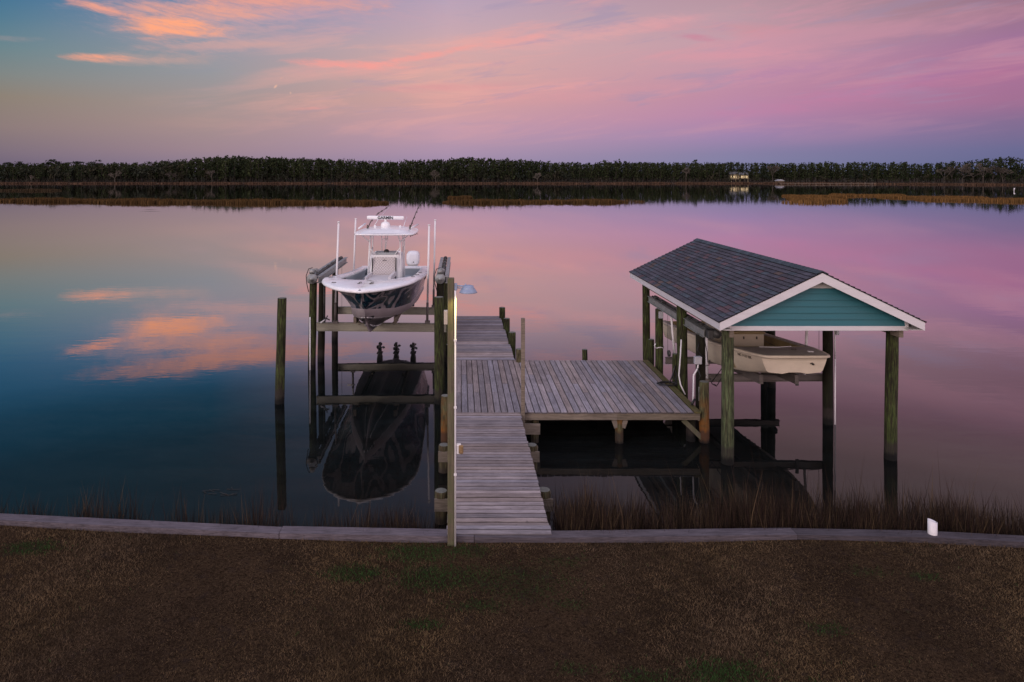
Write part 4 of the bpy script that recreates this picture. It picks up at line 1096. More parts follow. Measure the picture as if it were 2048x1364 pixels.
# ------------------------------------------------------------------ small boat lift under the shed
l2 = thing('boat_lift', (8.4, 20.3, 0), 'small four post lift carrying the cream skiff beneath the shed roof', 'boat lift')
for (px_, py_, r, top, lx, mt) in ((6.36, 18.06, .125, 2.62, 0, 'pile_dark'), (6.36, 21.8, .125, 2.56, 0, 'pile_green'), (10.13, 18.8, .135, 3.02, .0, 'pile_dark'), (10.06, 22.05, .13, 3.0, -.02, 'pile_dark')):
    pile_mb(px_, py_, r, top, lx=lx).build('pile', [mt, 'pile_top'], l2)
for xc, z0 in ((6.44, 2.72), (10.05, 3.15)):
    mb = MB(); ibeam(mb, (xc - .09, 17.75, z0), (xc - .09, 22.95, z0 - .03), .20, .10); ibeam(mb, (xc + .13, 17.75, z0), (xc + .13, 22.95, z0 - .03), .20, .10); mb.build('top_beam', 'galv', l2)
    mb = MB(); mb.tube([(xc + .02, 17.7, z0 + .08), (xc + .02, 22.9, z0 + .05)], .04, 10)
    for q in (18.3, 19.2, 21.6, 22.4): mb.tube([(xc + .02, q, z0 + .08), (xc + .02, q + .2, z0 + .08)], .07, 12)
    mb.build('cable_winder', 'galv_dark', l2)
mb = MB(); mb.lathe([(0, -.1), (.04, -.1), (.05, -.07), (.11, -.06), (.12, 0), (.12, .12), (0, .12)], (6.62, 17.62, 2.74), 20, axis='y'); mb.box(6.38, 6.52, 17.55, 17.80, 2.62, 2.84, bev=.01)
mb.build('gear_motor', 'galv_dark', l2)
for (yb, zb, x0, x1) in ((18.98, 1.20, 6.62, 10.10), (21.6, 0.98, 6.50, 10.10)):
    mb = MB(); ibeam(mb, (x0, yb, zb), (x1, yb, zb + .02), .20, .12); mb.build('cradle_beam', 'alu_dull', l2)
for sx in (-.52, .42):
    mb = MB(); c0 = 8.35 + sx
    mb.bar((c0 + .16, 18.1, 1.42), (c0 - .22, 22.3, 1.22), .10, .24); mb.build('bunk', 'alu_dull', l2)
for (gx, gy, z0, zt, lx) in ((9.56, 18.95, 1.3, 3.1, .10), (6.86, 18.95, 1.2, 2.9, -.02), (6.80, 21.6, 1.0, 2.66, -.14)):
    mb = MB(); mb.tube([(gx, gy, z0), (gx + lx, gy, zt)], .036, 10); mb.build('guide_pole', 'pvc', l2)
mb = MB()
for gx, gy in ((6.58, 21.62), (9.95, 21.62), (9.98, 18.98), (6.60, 18.98)): mb.tube([(gx, gy, 2.65), (gx, gy, 1.1)], .006, 6)
mb.each('lift_cable', 'galv_dark', l2)
mb = MB()
for gx, gy, zz in ((6.58, 21.5, 1.15), (9.98, 21.6, 1.15)): mb.tube([(gx - .03, gy, zz + .08), (gx + .03, gy, zz + .08)], .10, 14)
mb.box(9.28, 9.36, 18.86, 18.90, 1.02, 1.42); mb.bar((7.30, 18.9, 1.1), (7.36, 18.9, .98), .04, .04)
mb.each('bracket', 'galv_dark', l2)
mb = MB(); mb.tube([(6.98, 18.9, 1.12), (7.55, 18.9, 1.9)], .012, 6); mb.tube([(7.02, 18.9, 1.05), (7.12, 18.9, 1.02), (7.62, 18.8, 1.95)], .012, 6)
mb.tube([(6.92, 18.9, 1.22), (6.98, 18.9, 1.06), (7.1, 18.88, 1.0)], .014, 6)
mb.each('strap', 'black', l2)
mb = MB(); mb.box(6.30, 6.44, 21.62, 21.67, 2.30, 2.52, bev=.008); mb.build('limit_switch', 'conduit', l2)
mb = MB(); mb.tube([(10.285, 18.72, 1.8), (10.285, 18.72, -.4)], .02, 8); mb.tube([(10.23, 18.66, 3.0), (10.285, 18.72, 1.8)], .02, 8); mb.build('conduit', 'pvc', l2)
mb = MB(); mb.box(10.26, 10.34, 18.6, 18.68, 2.48, 2.66, bev=.008); mb.build('limit_switch', 'conduit', l2)

# electrical gear on the platform corner
eb = thing('electrical_box', (6.22, 17.85, 2.0), 'grey weatherproof box with white conduit on the pile by the platform corner', 'electrical box')
mb = MB(); mb.box(6.12, 6.31, 17.78, 17.90, 1.90, 2.10, bev=.015); mb.build('case', 'conduit', eb)
mb = MB(); mb.tube([(6.22, 17.84, 1.90), (6.21, 17.84, 1.78), (6.10, 17.82, 1.62), (6.09, 17.82, 1.10), (6.08, 17.82, .95)], .022, 8)
mb.tube([(6.26, 17.80, 1.45), (6.28, 17.78, 1.38), (6.25, 17.8, 1.30), (6.25, 17.8, .95)], .026, 8)
mb.build('conduit', 'pvc', eb)
mb = MB(); mb.tube([(6.40, 17.9, 2.6), (6.46, 17.85, 2.2), (6.46, 17.8, 1.95), (6.52, 17.8, 2.02), (6.50, 17.8, 1.88), (6.40, 17.8, 1.86)], .010, 6)
mb.tube([(6.2, 17.8, 1.8), (6.26, 17.78, 1.6), (6.2, 17.78, 1.5)], .014, 6); mb.tube([(6.12, 17.8, 1.0), (6.02, 17.75, .86)], .03, 8)
mb.tube([(6.30, 17.95, 2.45), (6.22, 17.9, 2.25), (6.34, 17.9, 2.1), (6.44, 17.92, 2.05)], .013, 6)
mb.build('cable', 'black', eb)
# coil of cable on the deck
mb = MB(); pts = []
for i in range(90):
    t = i / 90 * 2 * math.pi * 4; r = .22 + .03 * math.sin(i * .7)
    pts.append((5.98 + r * 1.35 * math.cos(t), 19.55 + r * math.sin(t) * .8, Z + .025 + .03 * (i % 23) / 23 + .02 * math.sin(t * 1.3) ** 2))
pts += [(6.16, 19.7, 1.0), (6.20, 19.8, 1.2), (6.24, 19.78, 1.32)]
mb.tube(pts, .015, 6)
mb.tube([(6.0, 19.6, .86), (6.12, 19.7, 1.02), (6.2, 19.76, 1.25), (6.26, 19.74, 1.1), (6.2, 19.6, .9)], .02, 6)
tag(mb.build('cable_coil', 'black'), 'loose coil of black cable lying on the platform edge', 'cable')
mb = MB(); mb.tube([(6.25, 19.28, 2.2), (6.22, 19.26, 1.75), (6.17, 19.24, 1.2), (6.20, 19.2, .95), (6.30, 19.1, .7)], .02, 8)
tag(mb.build('pvc_conduit', 'pvc'), 'thin white plastic conduit bending down the middle shed post', 'conduit')
mb = MB(); ring = [(6.36 + .14 * math.cos(t), 21.8 + .14 * math.sin(t), 1.36 + .02 * math.sin(3 * t)) for t in np.linspace(0, 2 * math.pi, 20)]
mb.tube(ring, .014, 6); mb.tube([(6.23, 21.7, 1.36), (6.18, 21.68, 1.42), (6.20, 21.66, 1.5)], .02, 6)
tag(mb.build('rope', 'pvc'), 'white rope tied round the rear lift pile beyond the platform', 'rope')

# ------------------------------------------------------------------ skiff
sk = thing('skiff', (8.2, 19.8, 1.4), 'cream flat bowed skiff hanging in the small lift under the shed roof', 'boat')
def sc(Y): return 8.55 - .12 * (Y - 17.3)
SH = [(17.3, .80), (17.45, .88), (17.8, .99), (18.3, 1.08), (19, 1.15), (20, 1.17), (23, 1.14)]
SZ = [(17.3, 2.26), (18.2, 2.21), (19, 2.14), (20.5, 2.05), (21.6, 1.98), (23, 1.97)]
SBZ = [(17.3, 1.92), (17.6, 1.76), (18.2, 1.60), (18.8, 1.51), (20, 1.40), (23, 1.38)]
SBW = [(17.3, .62), (17.6, .70), (18.2, .84), (19, .94), (20, .98), (23, .97)]
sts = [17.42, 17.6, 17.9, 18.2, 18.6, 19, 19.6, 20.4, 21.2, 22, 22.95]
mb = MB(); rows = []
for i, Yq in enumerate(sts):
    g = smooth(SH, Yq) - .03; zt = smooth(SZ, Yq) - .07; bw = smooth(SBW, Yq); bz = smooth(SBZ, Yq); c0 = sc(Yq)
    if i == 0: bz = 1.80; bw = .70
    rows.append([(c0 - g, Yq, zt), (c0 - (g * .6 + bw * .4) - .01, Yq, zt * .6 + bz * .4), (c0 - bw - .02, Yq, bz + .05), (c0 - bw + .04, Yq, bz), (c0 - bw * .45, Yq, bz - .035), (c0 - bw * .2, Yq, bz - .0),
                 (c0 + bw * .2, Yq, bz), (c0 + bw * .45, Yq, bz - .035), (c0 + bw - .04, Yq, bz), (c0 + bw + .02, Yq, bz + .05), (c0 + (g * .6 + bw * .4) + .01, Yq, zt * .6 + bz * .4), (c0 + g, Yq, zt)])
mb.grid(rows, sm=True, flip=False)
for r_, rev in ((rows[0], False), (rows[-1], True)):
    o = len(mb.v); mb.v += r_; q = tuple(range(o, o + len(r_))); mb.f.append(q if rev else q[::-1]); mb.mi.append(0); mb.t.append((1, 1, 1)); mb.sm.append(False)
shl = mb.build('hull', 'cream', sk)
# rail and decks
mb = MB()
def rl(Yq, side, off=0.0): return (sc(Yq) + side * (smooth(SH, Yq) + off), Yq, smooth(SZ, Yq) - .03)
yy_ = [22.95, 22, 21, 20, 19.4, 18.8, 18.3, 17.8, 17.5, 17.35]
path = [rl(q, -1) for q in yy_] + [(sc(17.3) - .74, 17.29, 2.23), (sc(17.3), 17.27, 2.235), (sc(17.3) + .74, 17.29, 2.23)] + [rl(q, 1) for q in yy_[::-1]]
mb.tube(path, .038, 8); mb.build('rub_rail', 'gelcoat' if False else 'cream', sk)
mb = MB()
for side in (-1, 1):
    rows = []
    for Yq in [17.3, 17.45, 17.7, 18.0, 18.3, 18.5, 18.52, 18.7, 19, 19.5, 20, 21, 22, 22.9]:
        g = smooth(SH, Yq) - .01; iw = 0 if Yq < 18.51 else g - .16; zt = smooth(SZ, Yq)
        rows.append([(sc(Yq) + side * g, Yq, zt - .01), (sc(Yq) + side * max(g - .06, iw), Yq, zt + .008), (sc(Yq) + side * iw, Yq, zt + .012 * (1 if iw == 0 else .5)), (sc(Yq) + side * iw, Yq, zt - (.03 if iw else -.012))])
    mb.grid(rows, sm=False, flip=(side < 0))
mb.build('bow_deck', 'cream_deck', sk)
mb = MB()
for side in (-1, 1):
    rows = []
    for Yq in [18.52, 19, 19.5, 20, 21, 22, 22.9]:
        g = smooth(SH, Yq) - .17; zt = smooth(SZ, Yq)
        rows.append([(sc(Yq) + side * (g + .005), Yq, zt - .02), (sc(Yq) + side * (g + .02), Yq, 1.62), (sc(Yq), Yq, 1.62)])
    mb.grid(rows, sm=False, flip=(side > 0))
g = smooth(SH, 18.52) - .17
mb.add([(sc(18.52) - g, 18.515, 2.2), (sc(18.52) + g, 18.515, 2.2), (sc(18.52) + g, 18.515, 1.62), (sc(18.52) - g, 18.515, 1.62)], [(0, 1, 2, 3)])
mb.add([(sc(22.9) - .98, 22.9, 1.95), (sc(22.9) + .98, 22.9, 1.95), (sc(22.9) + .98, 22.9, 1.62), (sc(22.9) - .98, 22.9, 1.62)], [(0, 1, 2, 3)])
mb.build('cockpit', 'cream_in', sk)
mb = MB(); loft(mb, [(7.80, 8.70, 19.5, 20.2, 1.62, .05), (7.80, 8.70, 19.5, 20.2, 2.30, .05)]); 
seat_ = mb.build('cooler_seat', 'cream', sk)
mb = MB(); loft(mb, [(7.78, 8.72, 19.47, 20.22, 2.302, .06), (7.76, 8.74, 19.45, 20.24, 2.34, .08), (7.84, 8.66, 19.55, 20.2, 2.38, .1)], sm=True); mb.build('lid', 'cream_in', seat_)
mb = MB()
for q in (8.10, 8.47): mb.box(q - .014, q + .014, 19.47, 19.5, 2.16, 2.23)
mb.each('latch', 'bronze', seat_)
mb = MB(); loft(mb, [(7.62, 8.55, 20.4, 21.1, 1.62, .05), (7.62, 8.55, 20.4, 21.1, 2.45, .05), (7.68, 8.50, 20.55, 21.1, 2.85, .05)]); mb.build('console', 'cream', sk)
mb = MB(); mb.tube([(9.00, 17.385, 2.03), (8.96, 17.36, 2.06), (8.92, 17.385, 2.03)], .012, 6); mb.tube([(8.99, 17.40, 2.02), (8.99, 17.37, 2.02)], .028, 10); mb.build('bow_eye', 'bronze', shl)
mb = MB(); mb.box(9.0, 9.14, 17.62, 17.70, 2.262, 2.285, bev=.008); mb.build('label_plate', 'pvc', sk)
mb = MB(); mb.bar((8.70, 17.95, 2.26), (8.83, 17.92, 2.26), .03, .03); mb.tube([(8.94, 20.2, 1.9), (8.96, 20.2, 2.05)], .03, 6); mb.tube([(8.9, 20.3, 2.0), (8.95, 19.6, 1.98), (9.05, 19.0, 1.95)], .008, 5); mb.each('cleat', 'bronze', sk)
mb = MB(); mb.bar((8.02, 18.3, 2.235), (8.5, 18.25, 2.238), .02, .015); mb.bar((8.5, 18.25, 2.238), (8.9, 18.35, 2.238), .02, .015); mb.each('hatch_edge', 'gelcoat', sk)
# registration number on the port bow
pa = Vector((sc(17.75) - (smooth(SH, 17.75) - .075), 17.75, 2.10)); pb = Vector((sc(18.25) - (smooth(SH, 18.25) - .075), 18.25, 2.06))
dv = (pa - pb).normalized(); ang = math.atan2(dv.y, dv.x)
mid = (pa + pb) / 2
text('registration_number', 'NC 7137 EK', .10, (mid.x - .03, mid.y - .03, mid.z), (math.radians(97), math.radians(-3), ang), 'ink_brown', shl, .003)

# ------------------------------------------------------------------ pvc stub on the bulkhead
mb = MB(); cxp, cyp = 7.90, 11.415; n_ = 22; rows = []
for (r, zf) in ((.070, 0), (.070, 1), (.060, 1), (.060, 0)):
    rows.append([(cxp + r * math.cos(t), cyp + r * math.sin(t), (0.825 if zf == 0 else 1.045 - .022 * math.cos(t))) for t in np.linspace(0, 2 * math.pi, n_)])
mb.grid(rows, sm=True, flip=False)
tag(mb.build('pipe_stub', 'pvc'), 'short white plastic pipe with a slanted cut top on the seawall', 'pipe')

# ------------------------------------------------------------------ vegetation near
def blades(n, X, Y, Zb, h, lean, w, cols, seed=1):
    r = np.random.default_rng(seed); a = r.uniform(0, 2 * np.pi, n)
    dx = np.cos(a) * w; dy = np.sin(a) * w
    la = r.uniform(0, 2 * np.pi, n); lx = np.cos(la) * lean * h; ly = np.sin(la) * lean * h
    V = np.empty((n, 5, 3), np.float32)
    V[:, 0] = np.stack([X - dx, Y - dy, Zb], 1); V[:, 1] = np.stack([X + dx, Y + dy, Zb], 1)
    V[:, 2] = np.stack([X + dx * .7 + lx * .35, Y + dy * .7 + ly * .35, Zb + h * .55], 1); V[:, 3] = np.stack([X - dx * .7 + lx * .35, Y - dy * .7 + ly * .35, Zb + h * .55], 1)
    V[:, 4] = np.stack([X + lx, Y + ly, Zb + h], 1)
    b0 = np.arange(n, dtype=np.int32)[:, None] * 5
    Ft = np.concatenate([b0 + np.array([0, 1, 2]), b0 + np.array([0, 2, 3]), b0 + np.array([3, 2, 4])], 0)
    return V.reshape(-1, 3), Ft, np.repeat(cols, 5, 0)
# lawn grass
blyv = np.vectorize(bly)
n = 260000
Yg = rg.uniform(7.4, 11.95, n); Xg = rg.uniform(-1, 1, n) * (Yg * .80) + Yg * 0.06
keep = Yg < blyv(Xg) - .228 - .03 * rg.random(n)
Xg, Yg = Xg[keep], Yg[keep]; n = len(Xg)
patch = np.sin(Xg * 1.7 + np.cos(Yg * 2.1) * 1.3) * .5 + np.sin(Xg * 4.1 + Yg * 3.3) * .25 + rg.normal(0, .25, n)
k = np.clip(1 + patch * .34 + .3 * np.sin(Xg * 9.7 + 2 * np.sin(Yg * 7.1)) * np.sin(Yg * 13.3 + Xg * 3), .25, 2)[:, None] * rg.uniform(.6, 1.5, n)[:, None]
big = (np.sin(Xg * .9 + 1.1 * np.sin(Yg * 1.1)) * .5 + np.sin(Xg * 2.3 - Yg * 1.7 + 2) * .5)[:, None]
cols = (np.array([[.112, .074, .036]]) * (1 - .5 * (big + 1) / 2) + np.array([[.086, .060, .045]]) * (.5 * (big + 1) / 2)) * k
gp = [(-.6, 10.95, .55), (.1, 11.0, .4), (-.2, 10.3, .7), (.8, 10.2, .8), (1.0, 9.9, .5), (1.6, 10.7, .35), (.3, 9.6, .35), (-1.6, 10.4, .45), (3.2, 8.3, .5), (2.2, 8.2, .35), (1.4, 8.35, .25), (7.0, 10.3, .25), (-7.0, 11.1, .45), (4.9, 9.1, .25), (6.2, 10.4, .3), (1.5, 9.6, .3), (-.5, 9.2, .25), (4.2, 7.9, .5)]
gm = np.zeros(n)
for (a, b_, r) in gp: gm = np.maximum(gm, np.exp(-(((Xg - a) / r) ** 2 + ((Yg - b_) / (r * .45)) ** 2)))
green = rg.random(n) < np.clip(gm * 1.5 - .15 + rg.normal(0, .1, n), 0, .95)
cols[green] = np.array([[.028, .066, .016]]) * rg.uniform(.5, 1.5, green.sum())[:, None]
hh = rg.uniform(.015, .042, n) * np.where(green, 1.2, 1)
V, Ft, T = blades(n, Xg, Yg, np.full(n, .745), hh, rg.uniform(.3, 1.6, n), .0027 * rg.uniform(.6, 1.5, n), cols, 3)
o = fast('grass', V, Ft, T, 'leaf', kind='stuff'); tag(o, 'dormant brown lawn grass with scattered green tufts in front of the seawall', 'grass')
# marsh reeds behind the seawall
Xs = []; Ys = []; Hs = []
def reedpatch(n, x0, x1, dy0, dy1, h0, h1):
    a = rg.uniform(x0, x1, n); b_ = blyv(a) + .05 + rg.uniform(dy0, dy1, n) * rg.uniform(.5, 1, n)
    h = rg.uniform(h0, h1, n) * (1 - .35 * (b_ - blyv(a)) / 2.0)
    Xs.append(a); Ys.append(b_); Hs.append(h)
reedpatch(17000, 1.75, 10.5, 0, 1.5, .75, 1.15)
reedpatch(4200, 1.75, 10.5, 0, 2.5, .7, 1.15)
reedpatch(900, 2.0, 10.4, .1, 1.9, 1.05, 1.55)
reedpatch(70, 2.4, 10.2, .1, 1.6, 1.5, 2.0)
reedpatch(3800, -10, -0.35, 0, .9, .7, 1.02)
reedpatch(1500, -2.6, -0.4, 0, 1.2, .8, 1.15)
reedpatch(260, -10, -1.0, .05, 1.0, 1.05, 1.4)
for (a, w_) in ((-6.2, .25), (-5.1, .3), (-6.9, .2), (-3.5, .3), (-2.0, .4), (6.2, .4), (7.6, .3), (5.0, .5), (2.6, .3), (4.0, .4)):
    reedpatch(90, a - w_, a + w_, .0, 1.0, 1.1, 1.5)
X_ = np.concatenate(Xs); Y_ = np.concatenate(Ys); H_ = np.concatenate(Hs)
cl = np.sin(X_ * 2.9 + 1.7 * np.sin(X_ * .83)) * .5 + np.sin(X_ * 7.3 + Y_ * 4 + 2 * np.sin(Y_ * 3.1)) * .5
H_ = H_ * np.where(X_ > 0, 1.08, .95) * (.96 + .22 * cl); kp = rg.random(len(X_)) < .72 + .35 * cl
X_, Y_, H_ = X_[kp], Y_[kp], H_[kp]; n = len(X_)
pk = rg.random(n)
cols = np.where(pk[:, None] < .5, [[.044, .026, .021]], np.where(pk[:, None] < .78, [[.028, .020, .015]], [[.115, .078, .044]])) * rg.uniform(.35, 1.15, n)[:, None]
V, Ft, T = blades(n, X_, Y_, np.full(n, -.05), H_ + .05, rg.uniform(.02, .30, n), .0055 * rg.uniform(.6, 1.3, n), cols, 5)
o = fast('marsh_grass', V, Ft, T, 'leaf', kind='stuff'); tag(o, 'dense russet marsh grass in the shallow water along the seawall', 'marsh grass')
# floating debris caught on the mooring pile
mb = MB()
for i in range(14):
    a = (-5.2 + rnd.uniform(-.25, .35), 14.7 + rnd.uniform(-.2, .2), .004)
    mb.tube([a, (a[0] + rnd.uniform(-.2, .3), a[1] + rnd.uniform(-.1, .1), .02)], .004, 4)
tag(mb.build('reed_litter', 'mud'), 'thin tangle of floating dead reeds below the lone pile', 'reeds')

# ------------------------------------------------------------------ marsh islands and far shore
def band(name, polys, dens, h0, h1, label, cA=(.115, .064, .023), cB=(.062, .037, .015), wv=.10, base='mud'):
    Vs = []; Fs = []; Ts = []; off = 0
    for (x0, x1, ya, yb, dn) in polys:
        n = int((x1 - x0) * dn)
        a = rg.uniform(x0, x1, n); t = (a - x0) / (x1 - x0); env = np.clip(np.minimum(t, 1 - t) * 9, 0, 1) ** .5
        cy = ya(t) if callable(ya) else np.full(n, ya); wd = yb
        b_ = cy + (rg.random(n) - .5) * 2 * wd * env
        h = rg.uniform(h0, h1, n) * (.45 + .55 * env) * (1 + .15 * np.sin(a * .21) + .1 * np.sin(a * 1.3))
        m_ = rg.random(n)[:, None]; cols = (np.array([cA]) * m_ + np.array([cB]) * (1 - m_)) * rg.uniform(.6, 1.35, n)[:, None]
        V, Ft, T = blades(n, a, b_, np.full(n, -.02), h, rg.uniform(.03, .3, n), wv * rg.uniform(.5, 1.2, n), cols, int(abs(x0) * 10) + 3)
        Vs.append(V); Fs.append(Ft + off); Ts.append(T); off += len(V)
    o = fast(name, np.concatenate(Vs), np.concatenate(Fs), np.concatenate(Ts), 'leaf', kind='stuff'); return tag(o, label, 'marsh grass')
def X_at(px_, Y): return (px_ - PX) * Y / F
band('marsh_island', [(X_at(-60, 185), X_at(330, 185), lambda t: 188 - 6 * t, 3.0, 90), (X_at(150, 176), X_at(782, 176), lambda t: 180 - 9 * t, 4.0, 110)], 0, .7, 1.1, 'long low marsh island of brown grass in front of the far shore at left')
band('marsh_island', [(X_at(886, 178), X_at(1252, 178), lambda t: 176 + 4 * t, 3.5, 110), (X_at(895, 215), X_at(945, 215), 212, 3, 110), (X_at(1240, 180), X_at(1290, 180), 180, 1.5, 14)], 0, .6, 1.0, 'low marsh island of brown grass just right of the hard top antennas')
band('marsh_island', [(X_at(1618, 215), X_at(1700, 215), lambda t: 232 - 14 * t, 5, 260), (X_at(1635, 180), X_at(1706, 180), lambda t: 190 - 4 * t, 6, 220), (X_at(1620, 196), X_at(1660, 196), 208, 4, 200), (X_at(1560, 178), X_at(1640, 178), 176, 4, 22),
                      (X_at(1690, 230), X_at(1830, 230), lambda t: 240 - 5 * t, 3, 120), (X_at(1785, 215), X_at(1920, 215), lambda t: 222 - 18 * t, 4.5, 180), (X_at(1880, 190), X_at(2120, 190), lambda t: 200 - 22 * t, 4.5, 180)], 0, .6, 1.0,
     'golden marsh spit curling across the water at the right', (.20, .105, .035), (.12, .066, .024))
band('marsh_island', [(X_at(-40, 320), X_at(108, 320), 325, 6, 60)], 0, .6, 1.0, 'small strip of marsh far off at the left edge', (.06, .04, .02), (.04, .03, .018), .2)
xs = np.linspace(-700, 860, 20)
band('shore_marsh', [(xs[i], xs[i + 1], (lambda a, b_: (lambda t: a + (b_ - a) * t))(shore(xs[i]) + 5, shore(xs[i + 1]) + 5), 9, 26) for i in range(19)], 0, .9, 1.7, 'brown band of marsh grass along the foot of the far woods', (.115, .068, .042), (.065, .040, .027), .45)
mb = MB()
for (a, b_, w_) in ((300, 419, 1.7), (301, 422.5, 2.4)):
    Yq = F * H / (b_ - PY); X0 = X_at(a, Yq)
    mb.add([(X0 - w_, Yq, .01), (X0, Yq - .25, .03), (X0 + w_, Yq, .01), (X0, Yq + .25, .03)], [(0, 1, 2, 3)])
tag(mb.build('mud_bar', 'mud'), 'faint dark mud bar breaking the calm water at left', 'mud bar', kind='stuff')

# ------------------------------------------------------------------ far woods
PROF = [(-500, 331), (0, 329), (100, 325), (200, 326), (300, 324), (370, 319), (470, 311), (520, 315), (560, 315), (640, 317), (700, 320), (760, 323), (850, 320), (930, 315), (1000, 318), (1060, 320), (1100, 324), (1180, 326), (1212, 322), (1300, 325), (1400, 326), (1450, 324), (1500, 326), (1600, 325), (1700, 324), (1800, 325), (1880, 325), (1940, 320), (1970, 317), (2048, 313), (2500, 310)]
def tree_mesh(x, y, z0, h, kind, r, nl):
    """one tree as arrays: trunk prism plus leaf-cluster triangles"""
    V = []; Fc = []; T = []
    def tri_cloud(cen, siz, col):
        n = len(cen); e1 = r.normal(0, 1, (n, 3)); e1 /= np.linalg.norm(e1, axis=1)[:, None]
        e2 = r.normal(0, 1, (n, 3)); e2 -= (e2 * e1).sum(1)[:, None] * e1; e2 /= np.linalg.norm(e2, axis=1)[:, None]
        s = siz[:, None]
        return np.stack([cen - e1 * s - e2 * s * .5, cen + e1 * s - e2 * s * .5, cen + e2 * s], 1).reshape(-1, 3), np.repeat(col, 3, 0)
    lean = r.normal(0, .02) * h
    if kind == 'pine':
        tw = .2 + .008 * h; base = h * r.uniform(.12, .30); cr = h * r.uniform(.12, .18)
        t = r.random(nl) ** .8; zz = base + (h - base) * t
        rad = cr * np.sqrt(np.clip(1 - (2 * t - .85) ** 2 / 1.6, .05, 1)) * np.where(t > .9, .55, 1)
        a = r.uniform(0, 2 * np.pi, nl); q = np.sqrt(r.random(nl)) * rad
        # branches bunch the needles into clumps
        nb = 11; ba = r.uniform(0, 2 * np.pi, nb); bz = base + (h - base) * r.random(nb); bi = r.integers(0, nb, nl); mk = r.random(nl) < .6
        a = np.where(mk, ba[bi] + r.normal(0, .35, nl), a); zz = np.where(mk, bz[bi] + r.normal(0, h * .03, nl), zz)
        cen = np.stack([x + lean * zz / h + np.cos(a) * q, y + np.sin(a) * q, z0 + zz], 1); siz = r.uniform(.55, 1.2, nl) * (h / 22)
        hue = r.random(); g0 = np.array([.020, .028, .013]) * (1 - hue) + np.array([.036, .044, .017]) * hue
        col = g0[None] * r.uniform(.5, 1.5, nl)[:, None]
        tc = np.array([.04, .034, .03]) if r.random() < .3 else np.array([.022, .018, .014]); top = h * .93
    elif kind == 'oak':
        tw = .35; base = h * .12; cr = h * r.uniform(.32, .48)
        nc = 9; cc = np.stack([r.normal(0, .5, nc) * cr, r.normal(0, .5, nc) * cr, base + (h - base) * r.uniform(.25, .82, nc)], 1); ci = r.integers(0, nc, nl)
        dv = r.normal(0, 1, (nl, 3)); dv /= np.linalg.norm(dv, axis=1)[:, None]
        cen = cc[ci] + dv * (cr * .38) * r.random((nl, 1)) ** .4; cen[:, 2] = np.clip(cen[:, 2], base, h); cen += np.array([x, y, z0]); siz = r.uniform(.6, 1.3, nl) * (h / 14)
        hue = r.random(); g0 = np.array([.020, .026, .018]) * (1 - hue) + np.array([.045, .040, .024]) * hue
        col = g0[None] * r.uniform(.5, 1.5, nl)[:, None]; tc = np.array([.04, .034, .03]); top = h * .6
    elif kind == 'flat':
        tw = .35; base = h * .72; cr = h * .22
        nc = 6; cc = np.stack([r.uniform(-1, 1, nc) * cr, r.uniform(-1, 1, nc) * cr, base + (h - base) * r.uniform(.1, .9, nc)], 1); ci = r.integers(0, nc, nl)
        cen = cc[ci] + r.normal(0, 1, (nl, 3)) * np.array([cr * .35, cr * .35, h * .018]) + np.array([x, y, z0]); siz = r.uniform(.4, .9, nl) * (h / 22)
        col = np.array([[.020, .026, .015]]) * r.uniform(.5, 1.4, nl)[:, None]; tc = np.array([.025, .02, .017]); top = h * .9
    if kind in ('pine', 'oak', 'flat'):
        P, Tc = tri_cloud(cen, siz, col); V.append(P); T.append(Tc)
        tr = [(-tw, 0, 0), (tw, 0, 0), (0, tw, 0), (-tw * .5, 0, top), (tw * .5, 0, top), (0, tw * .5, top)]
        tp = np.array(tr, np.float32) + np.array([x, y, z0]); tp[3:, 0] += lean
        tf = tp[[0, 1, 4, 0, 4, 3, 1, 2, 5, 1, 5, 4, 2, 0, 3, 2, 3, 5]]
        return V[0], T[0], tf, np.repeat(tc[None], 18, 0)
    # bare: trunk dividing into fine twigs
    segs = []
    def grow(p, d, L, w, lev):
        q = p + d * L; segs.append((p, q, w, w * .65))
        if lev == 0: return
        for _ in range(3 if lev > 1 else 4):
            nd = d + r.normal(0, .42, 3); nd[2] = abs(nd[2]) * .9 + .1; nd /= np.linalg.norm(nd); grow(q, nd, L * r.uniform(.58, .8), w * .6, lev - 1)
    grow(np.array([x, y, z0], float), np.array([r.normal(0, .05), r.normal(0, .05), 1.0]), h * .27, .26 * h / 16, 5 if nl > 200 else 4)
    P = []
    for p, q, w0, w1 in segs:
        d = q - p; s = np.cross(d, [0, 1, 0]); s /= (np.linalg.norm(s) + 1e-6); w0 = max(w0, .17); w1 = max(w1, .12); f = np.array([0, w0, 0])
        P += [p - s * w0, p + s * w0, q + s * w1, p - s * w0, q + s * w1, q - s * w1, p - f, p + f, q]
    P = np.array(P); tcol = np.array([.115, .098, .082]) * r.uniform(.6, 1.15)
    return None, None, P, np.repeat(tcol[None], len(P), 0)

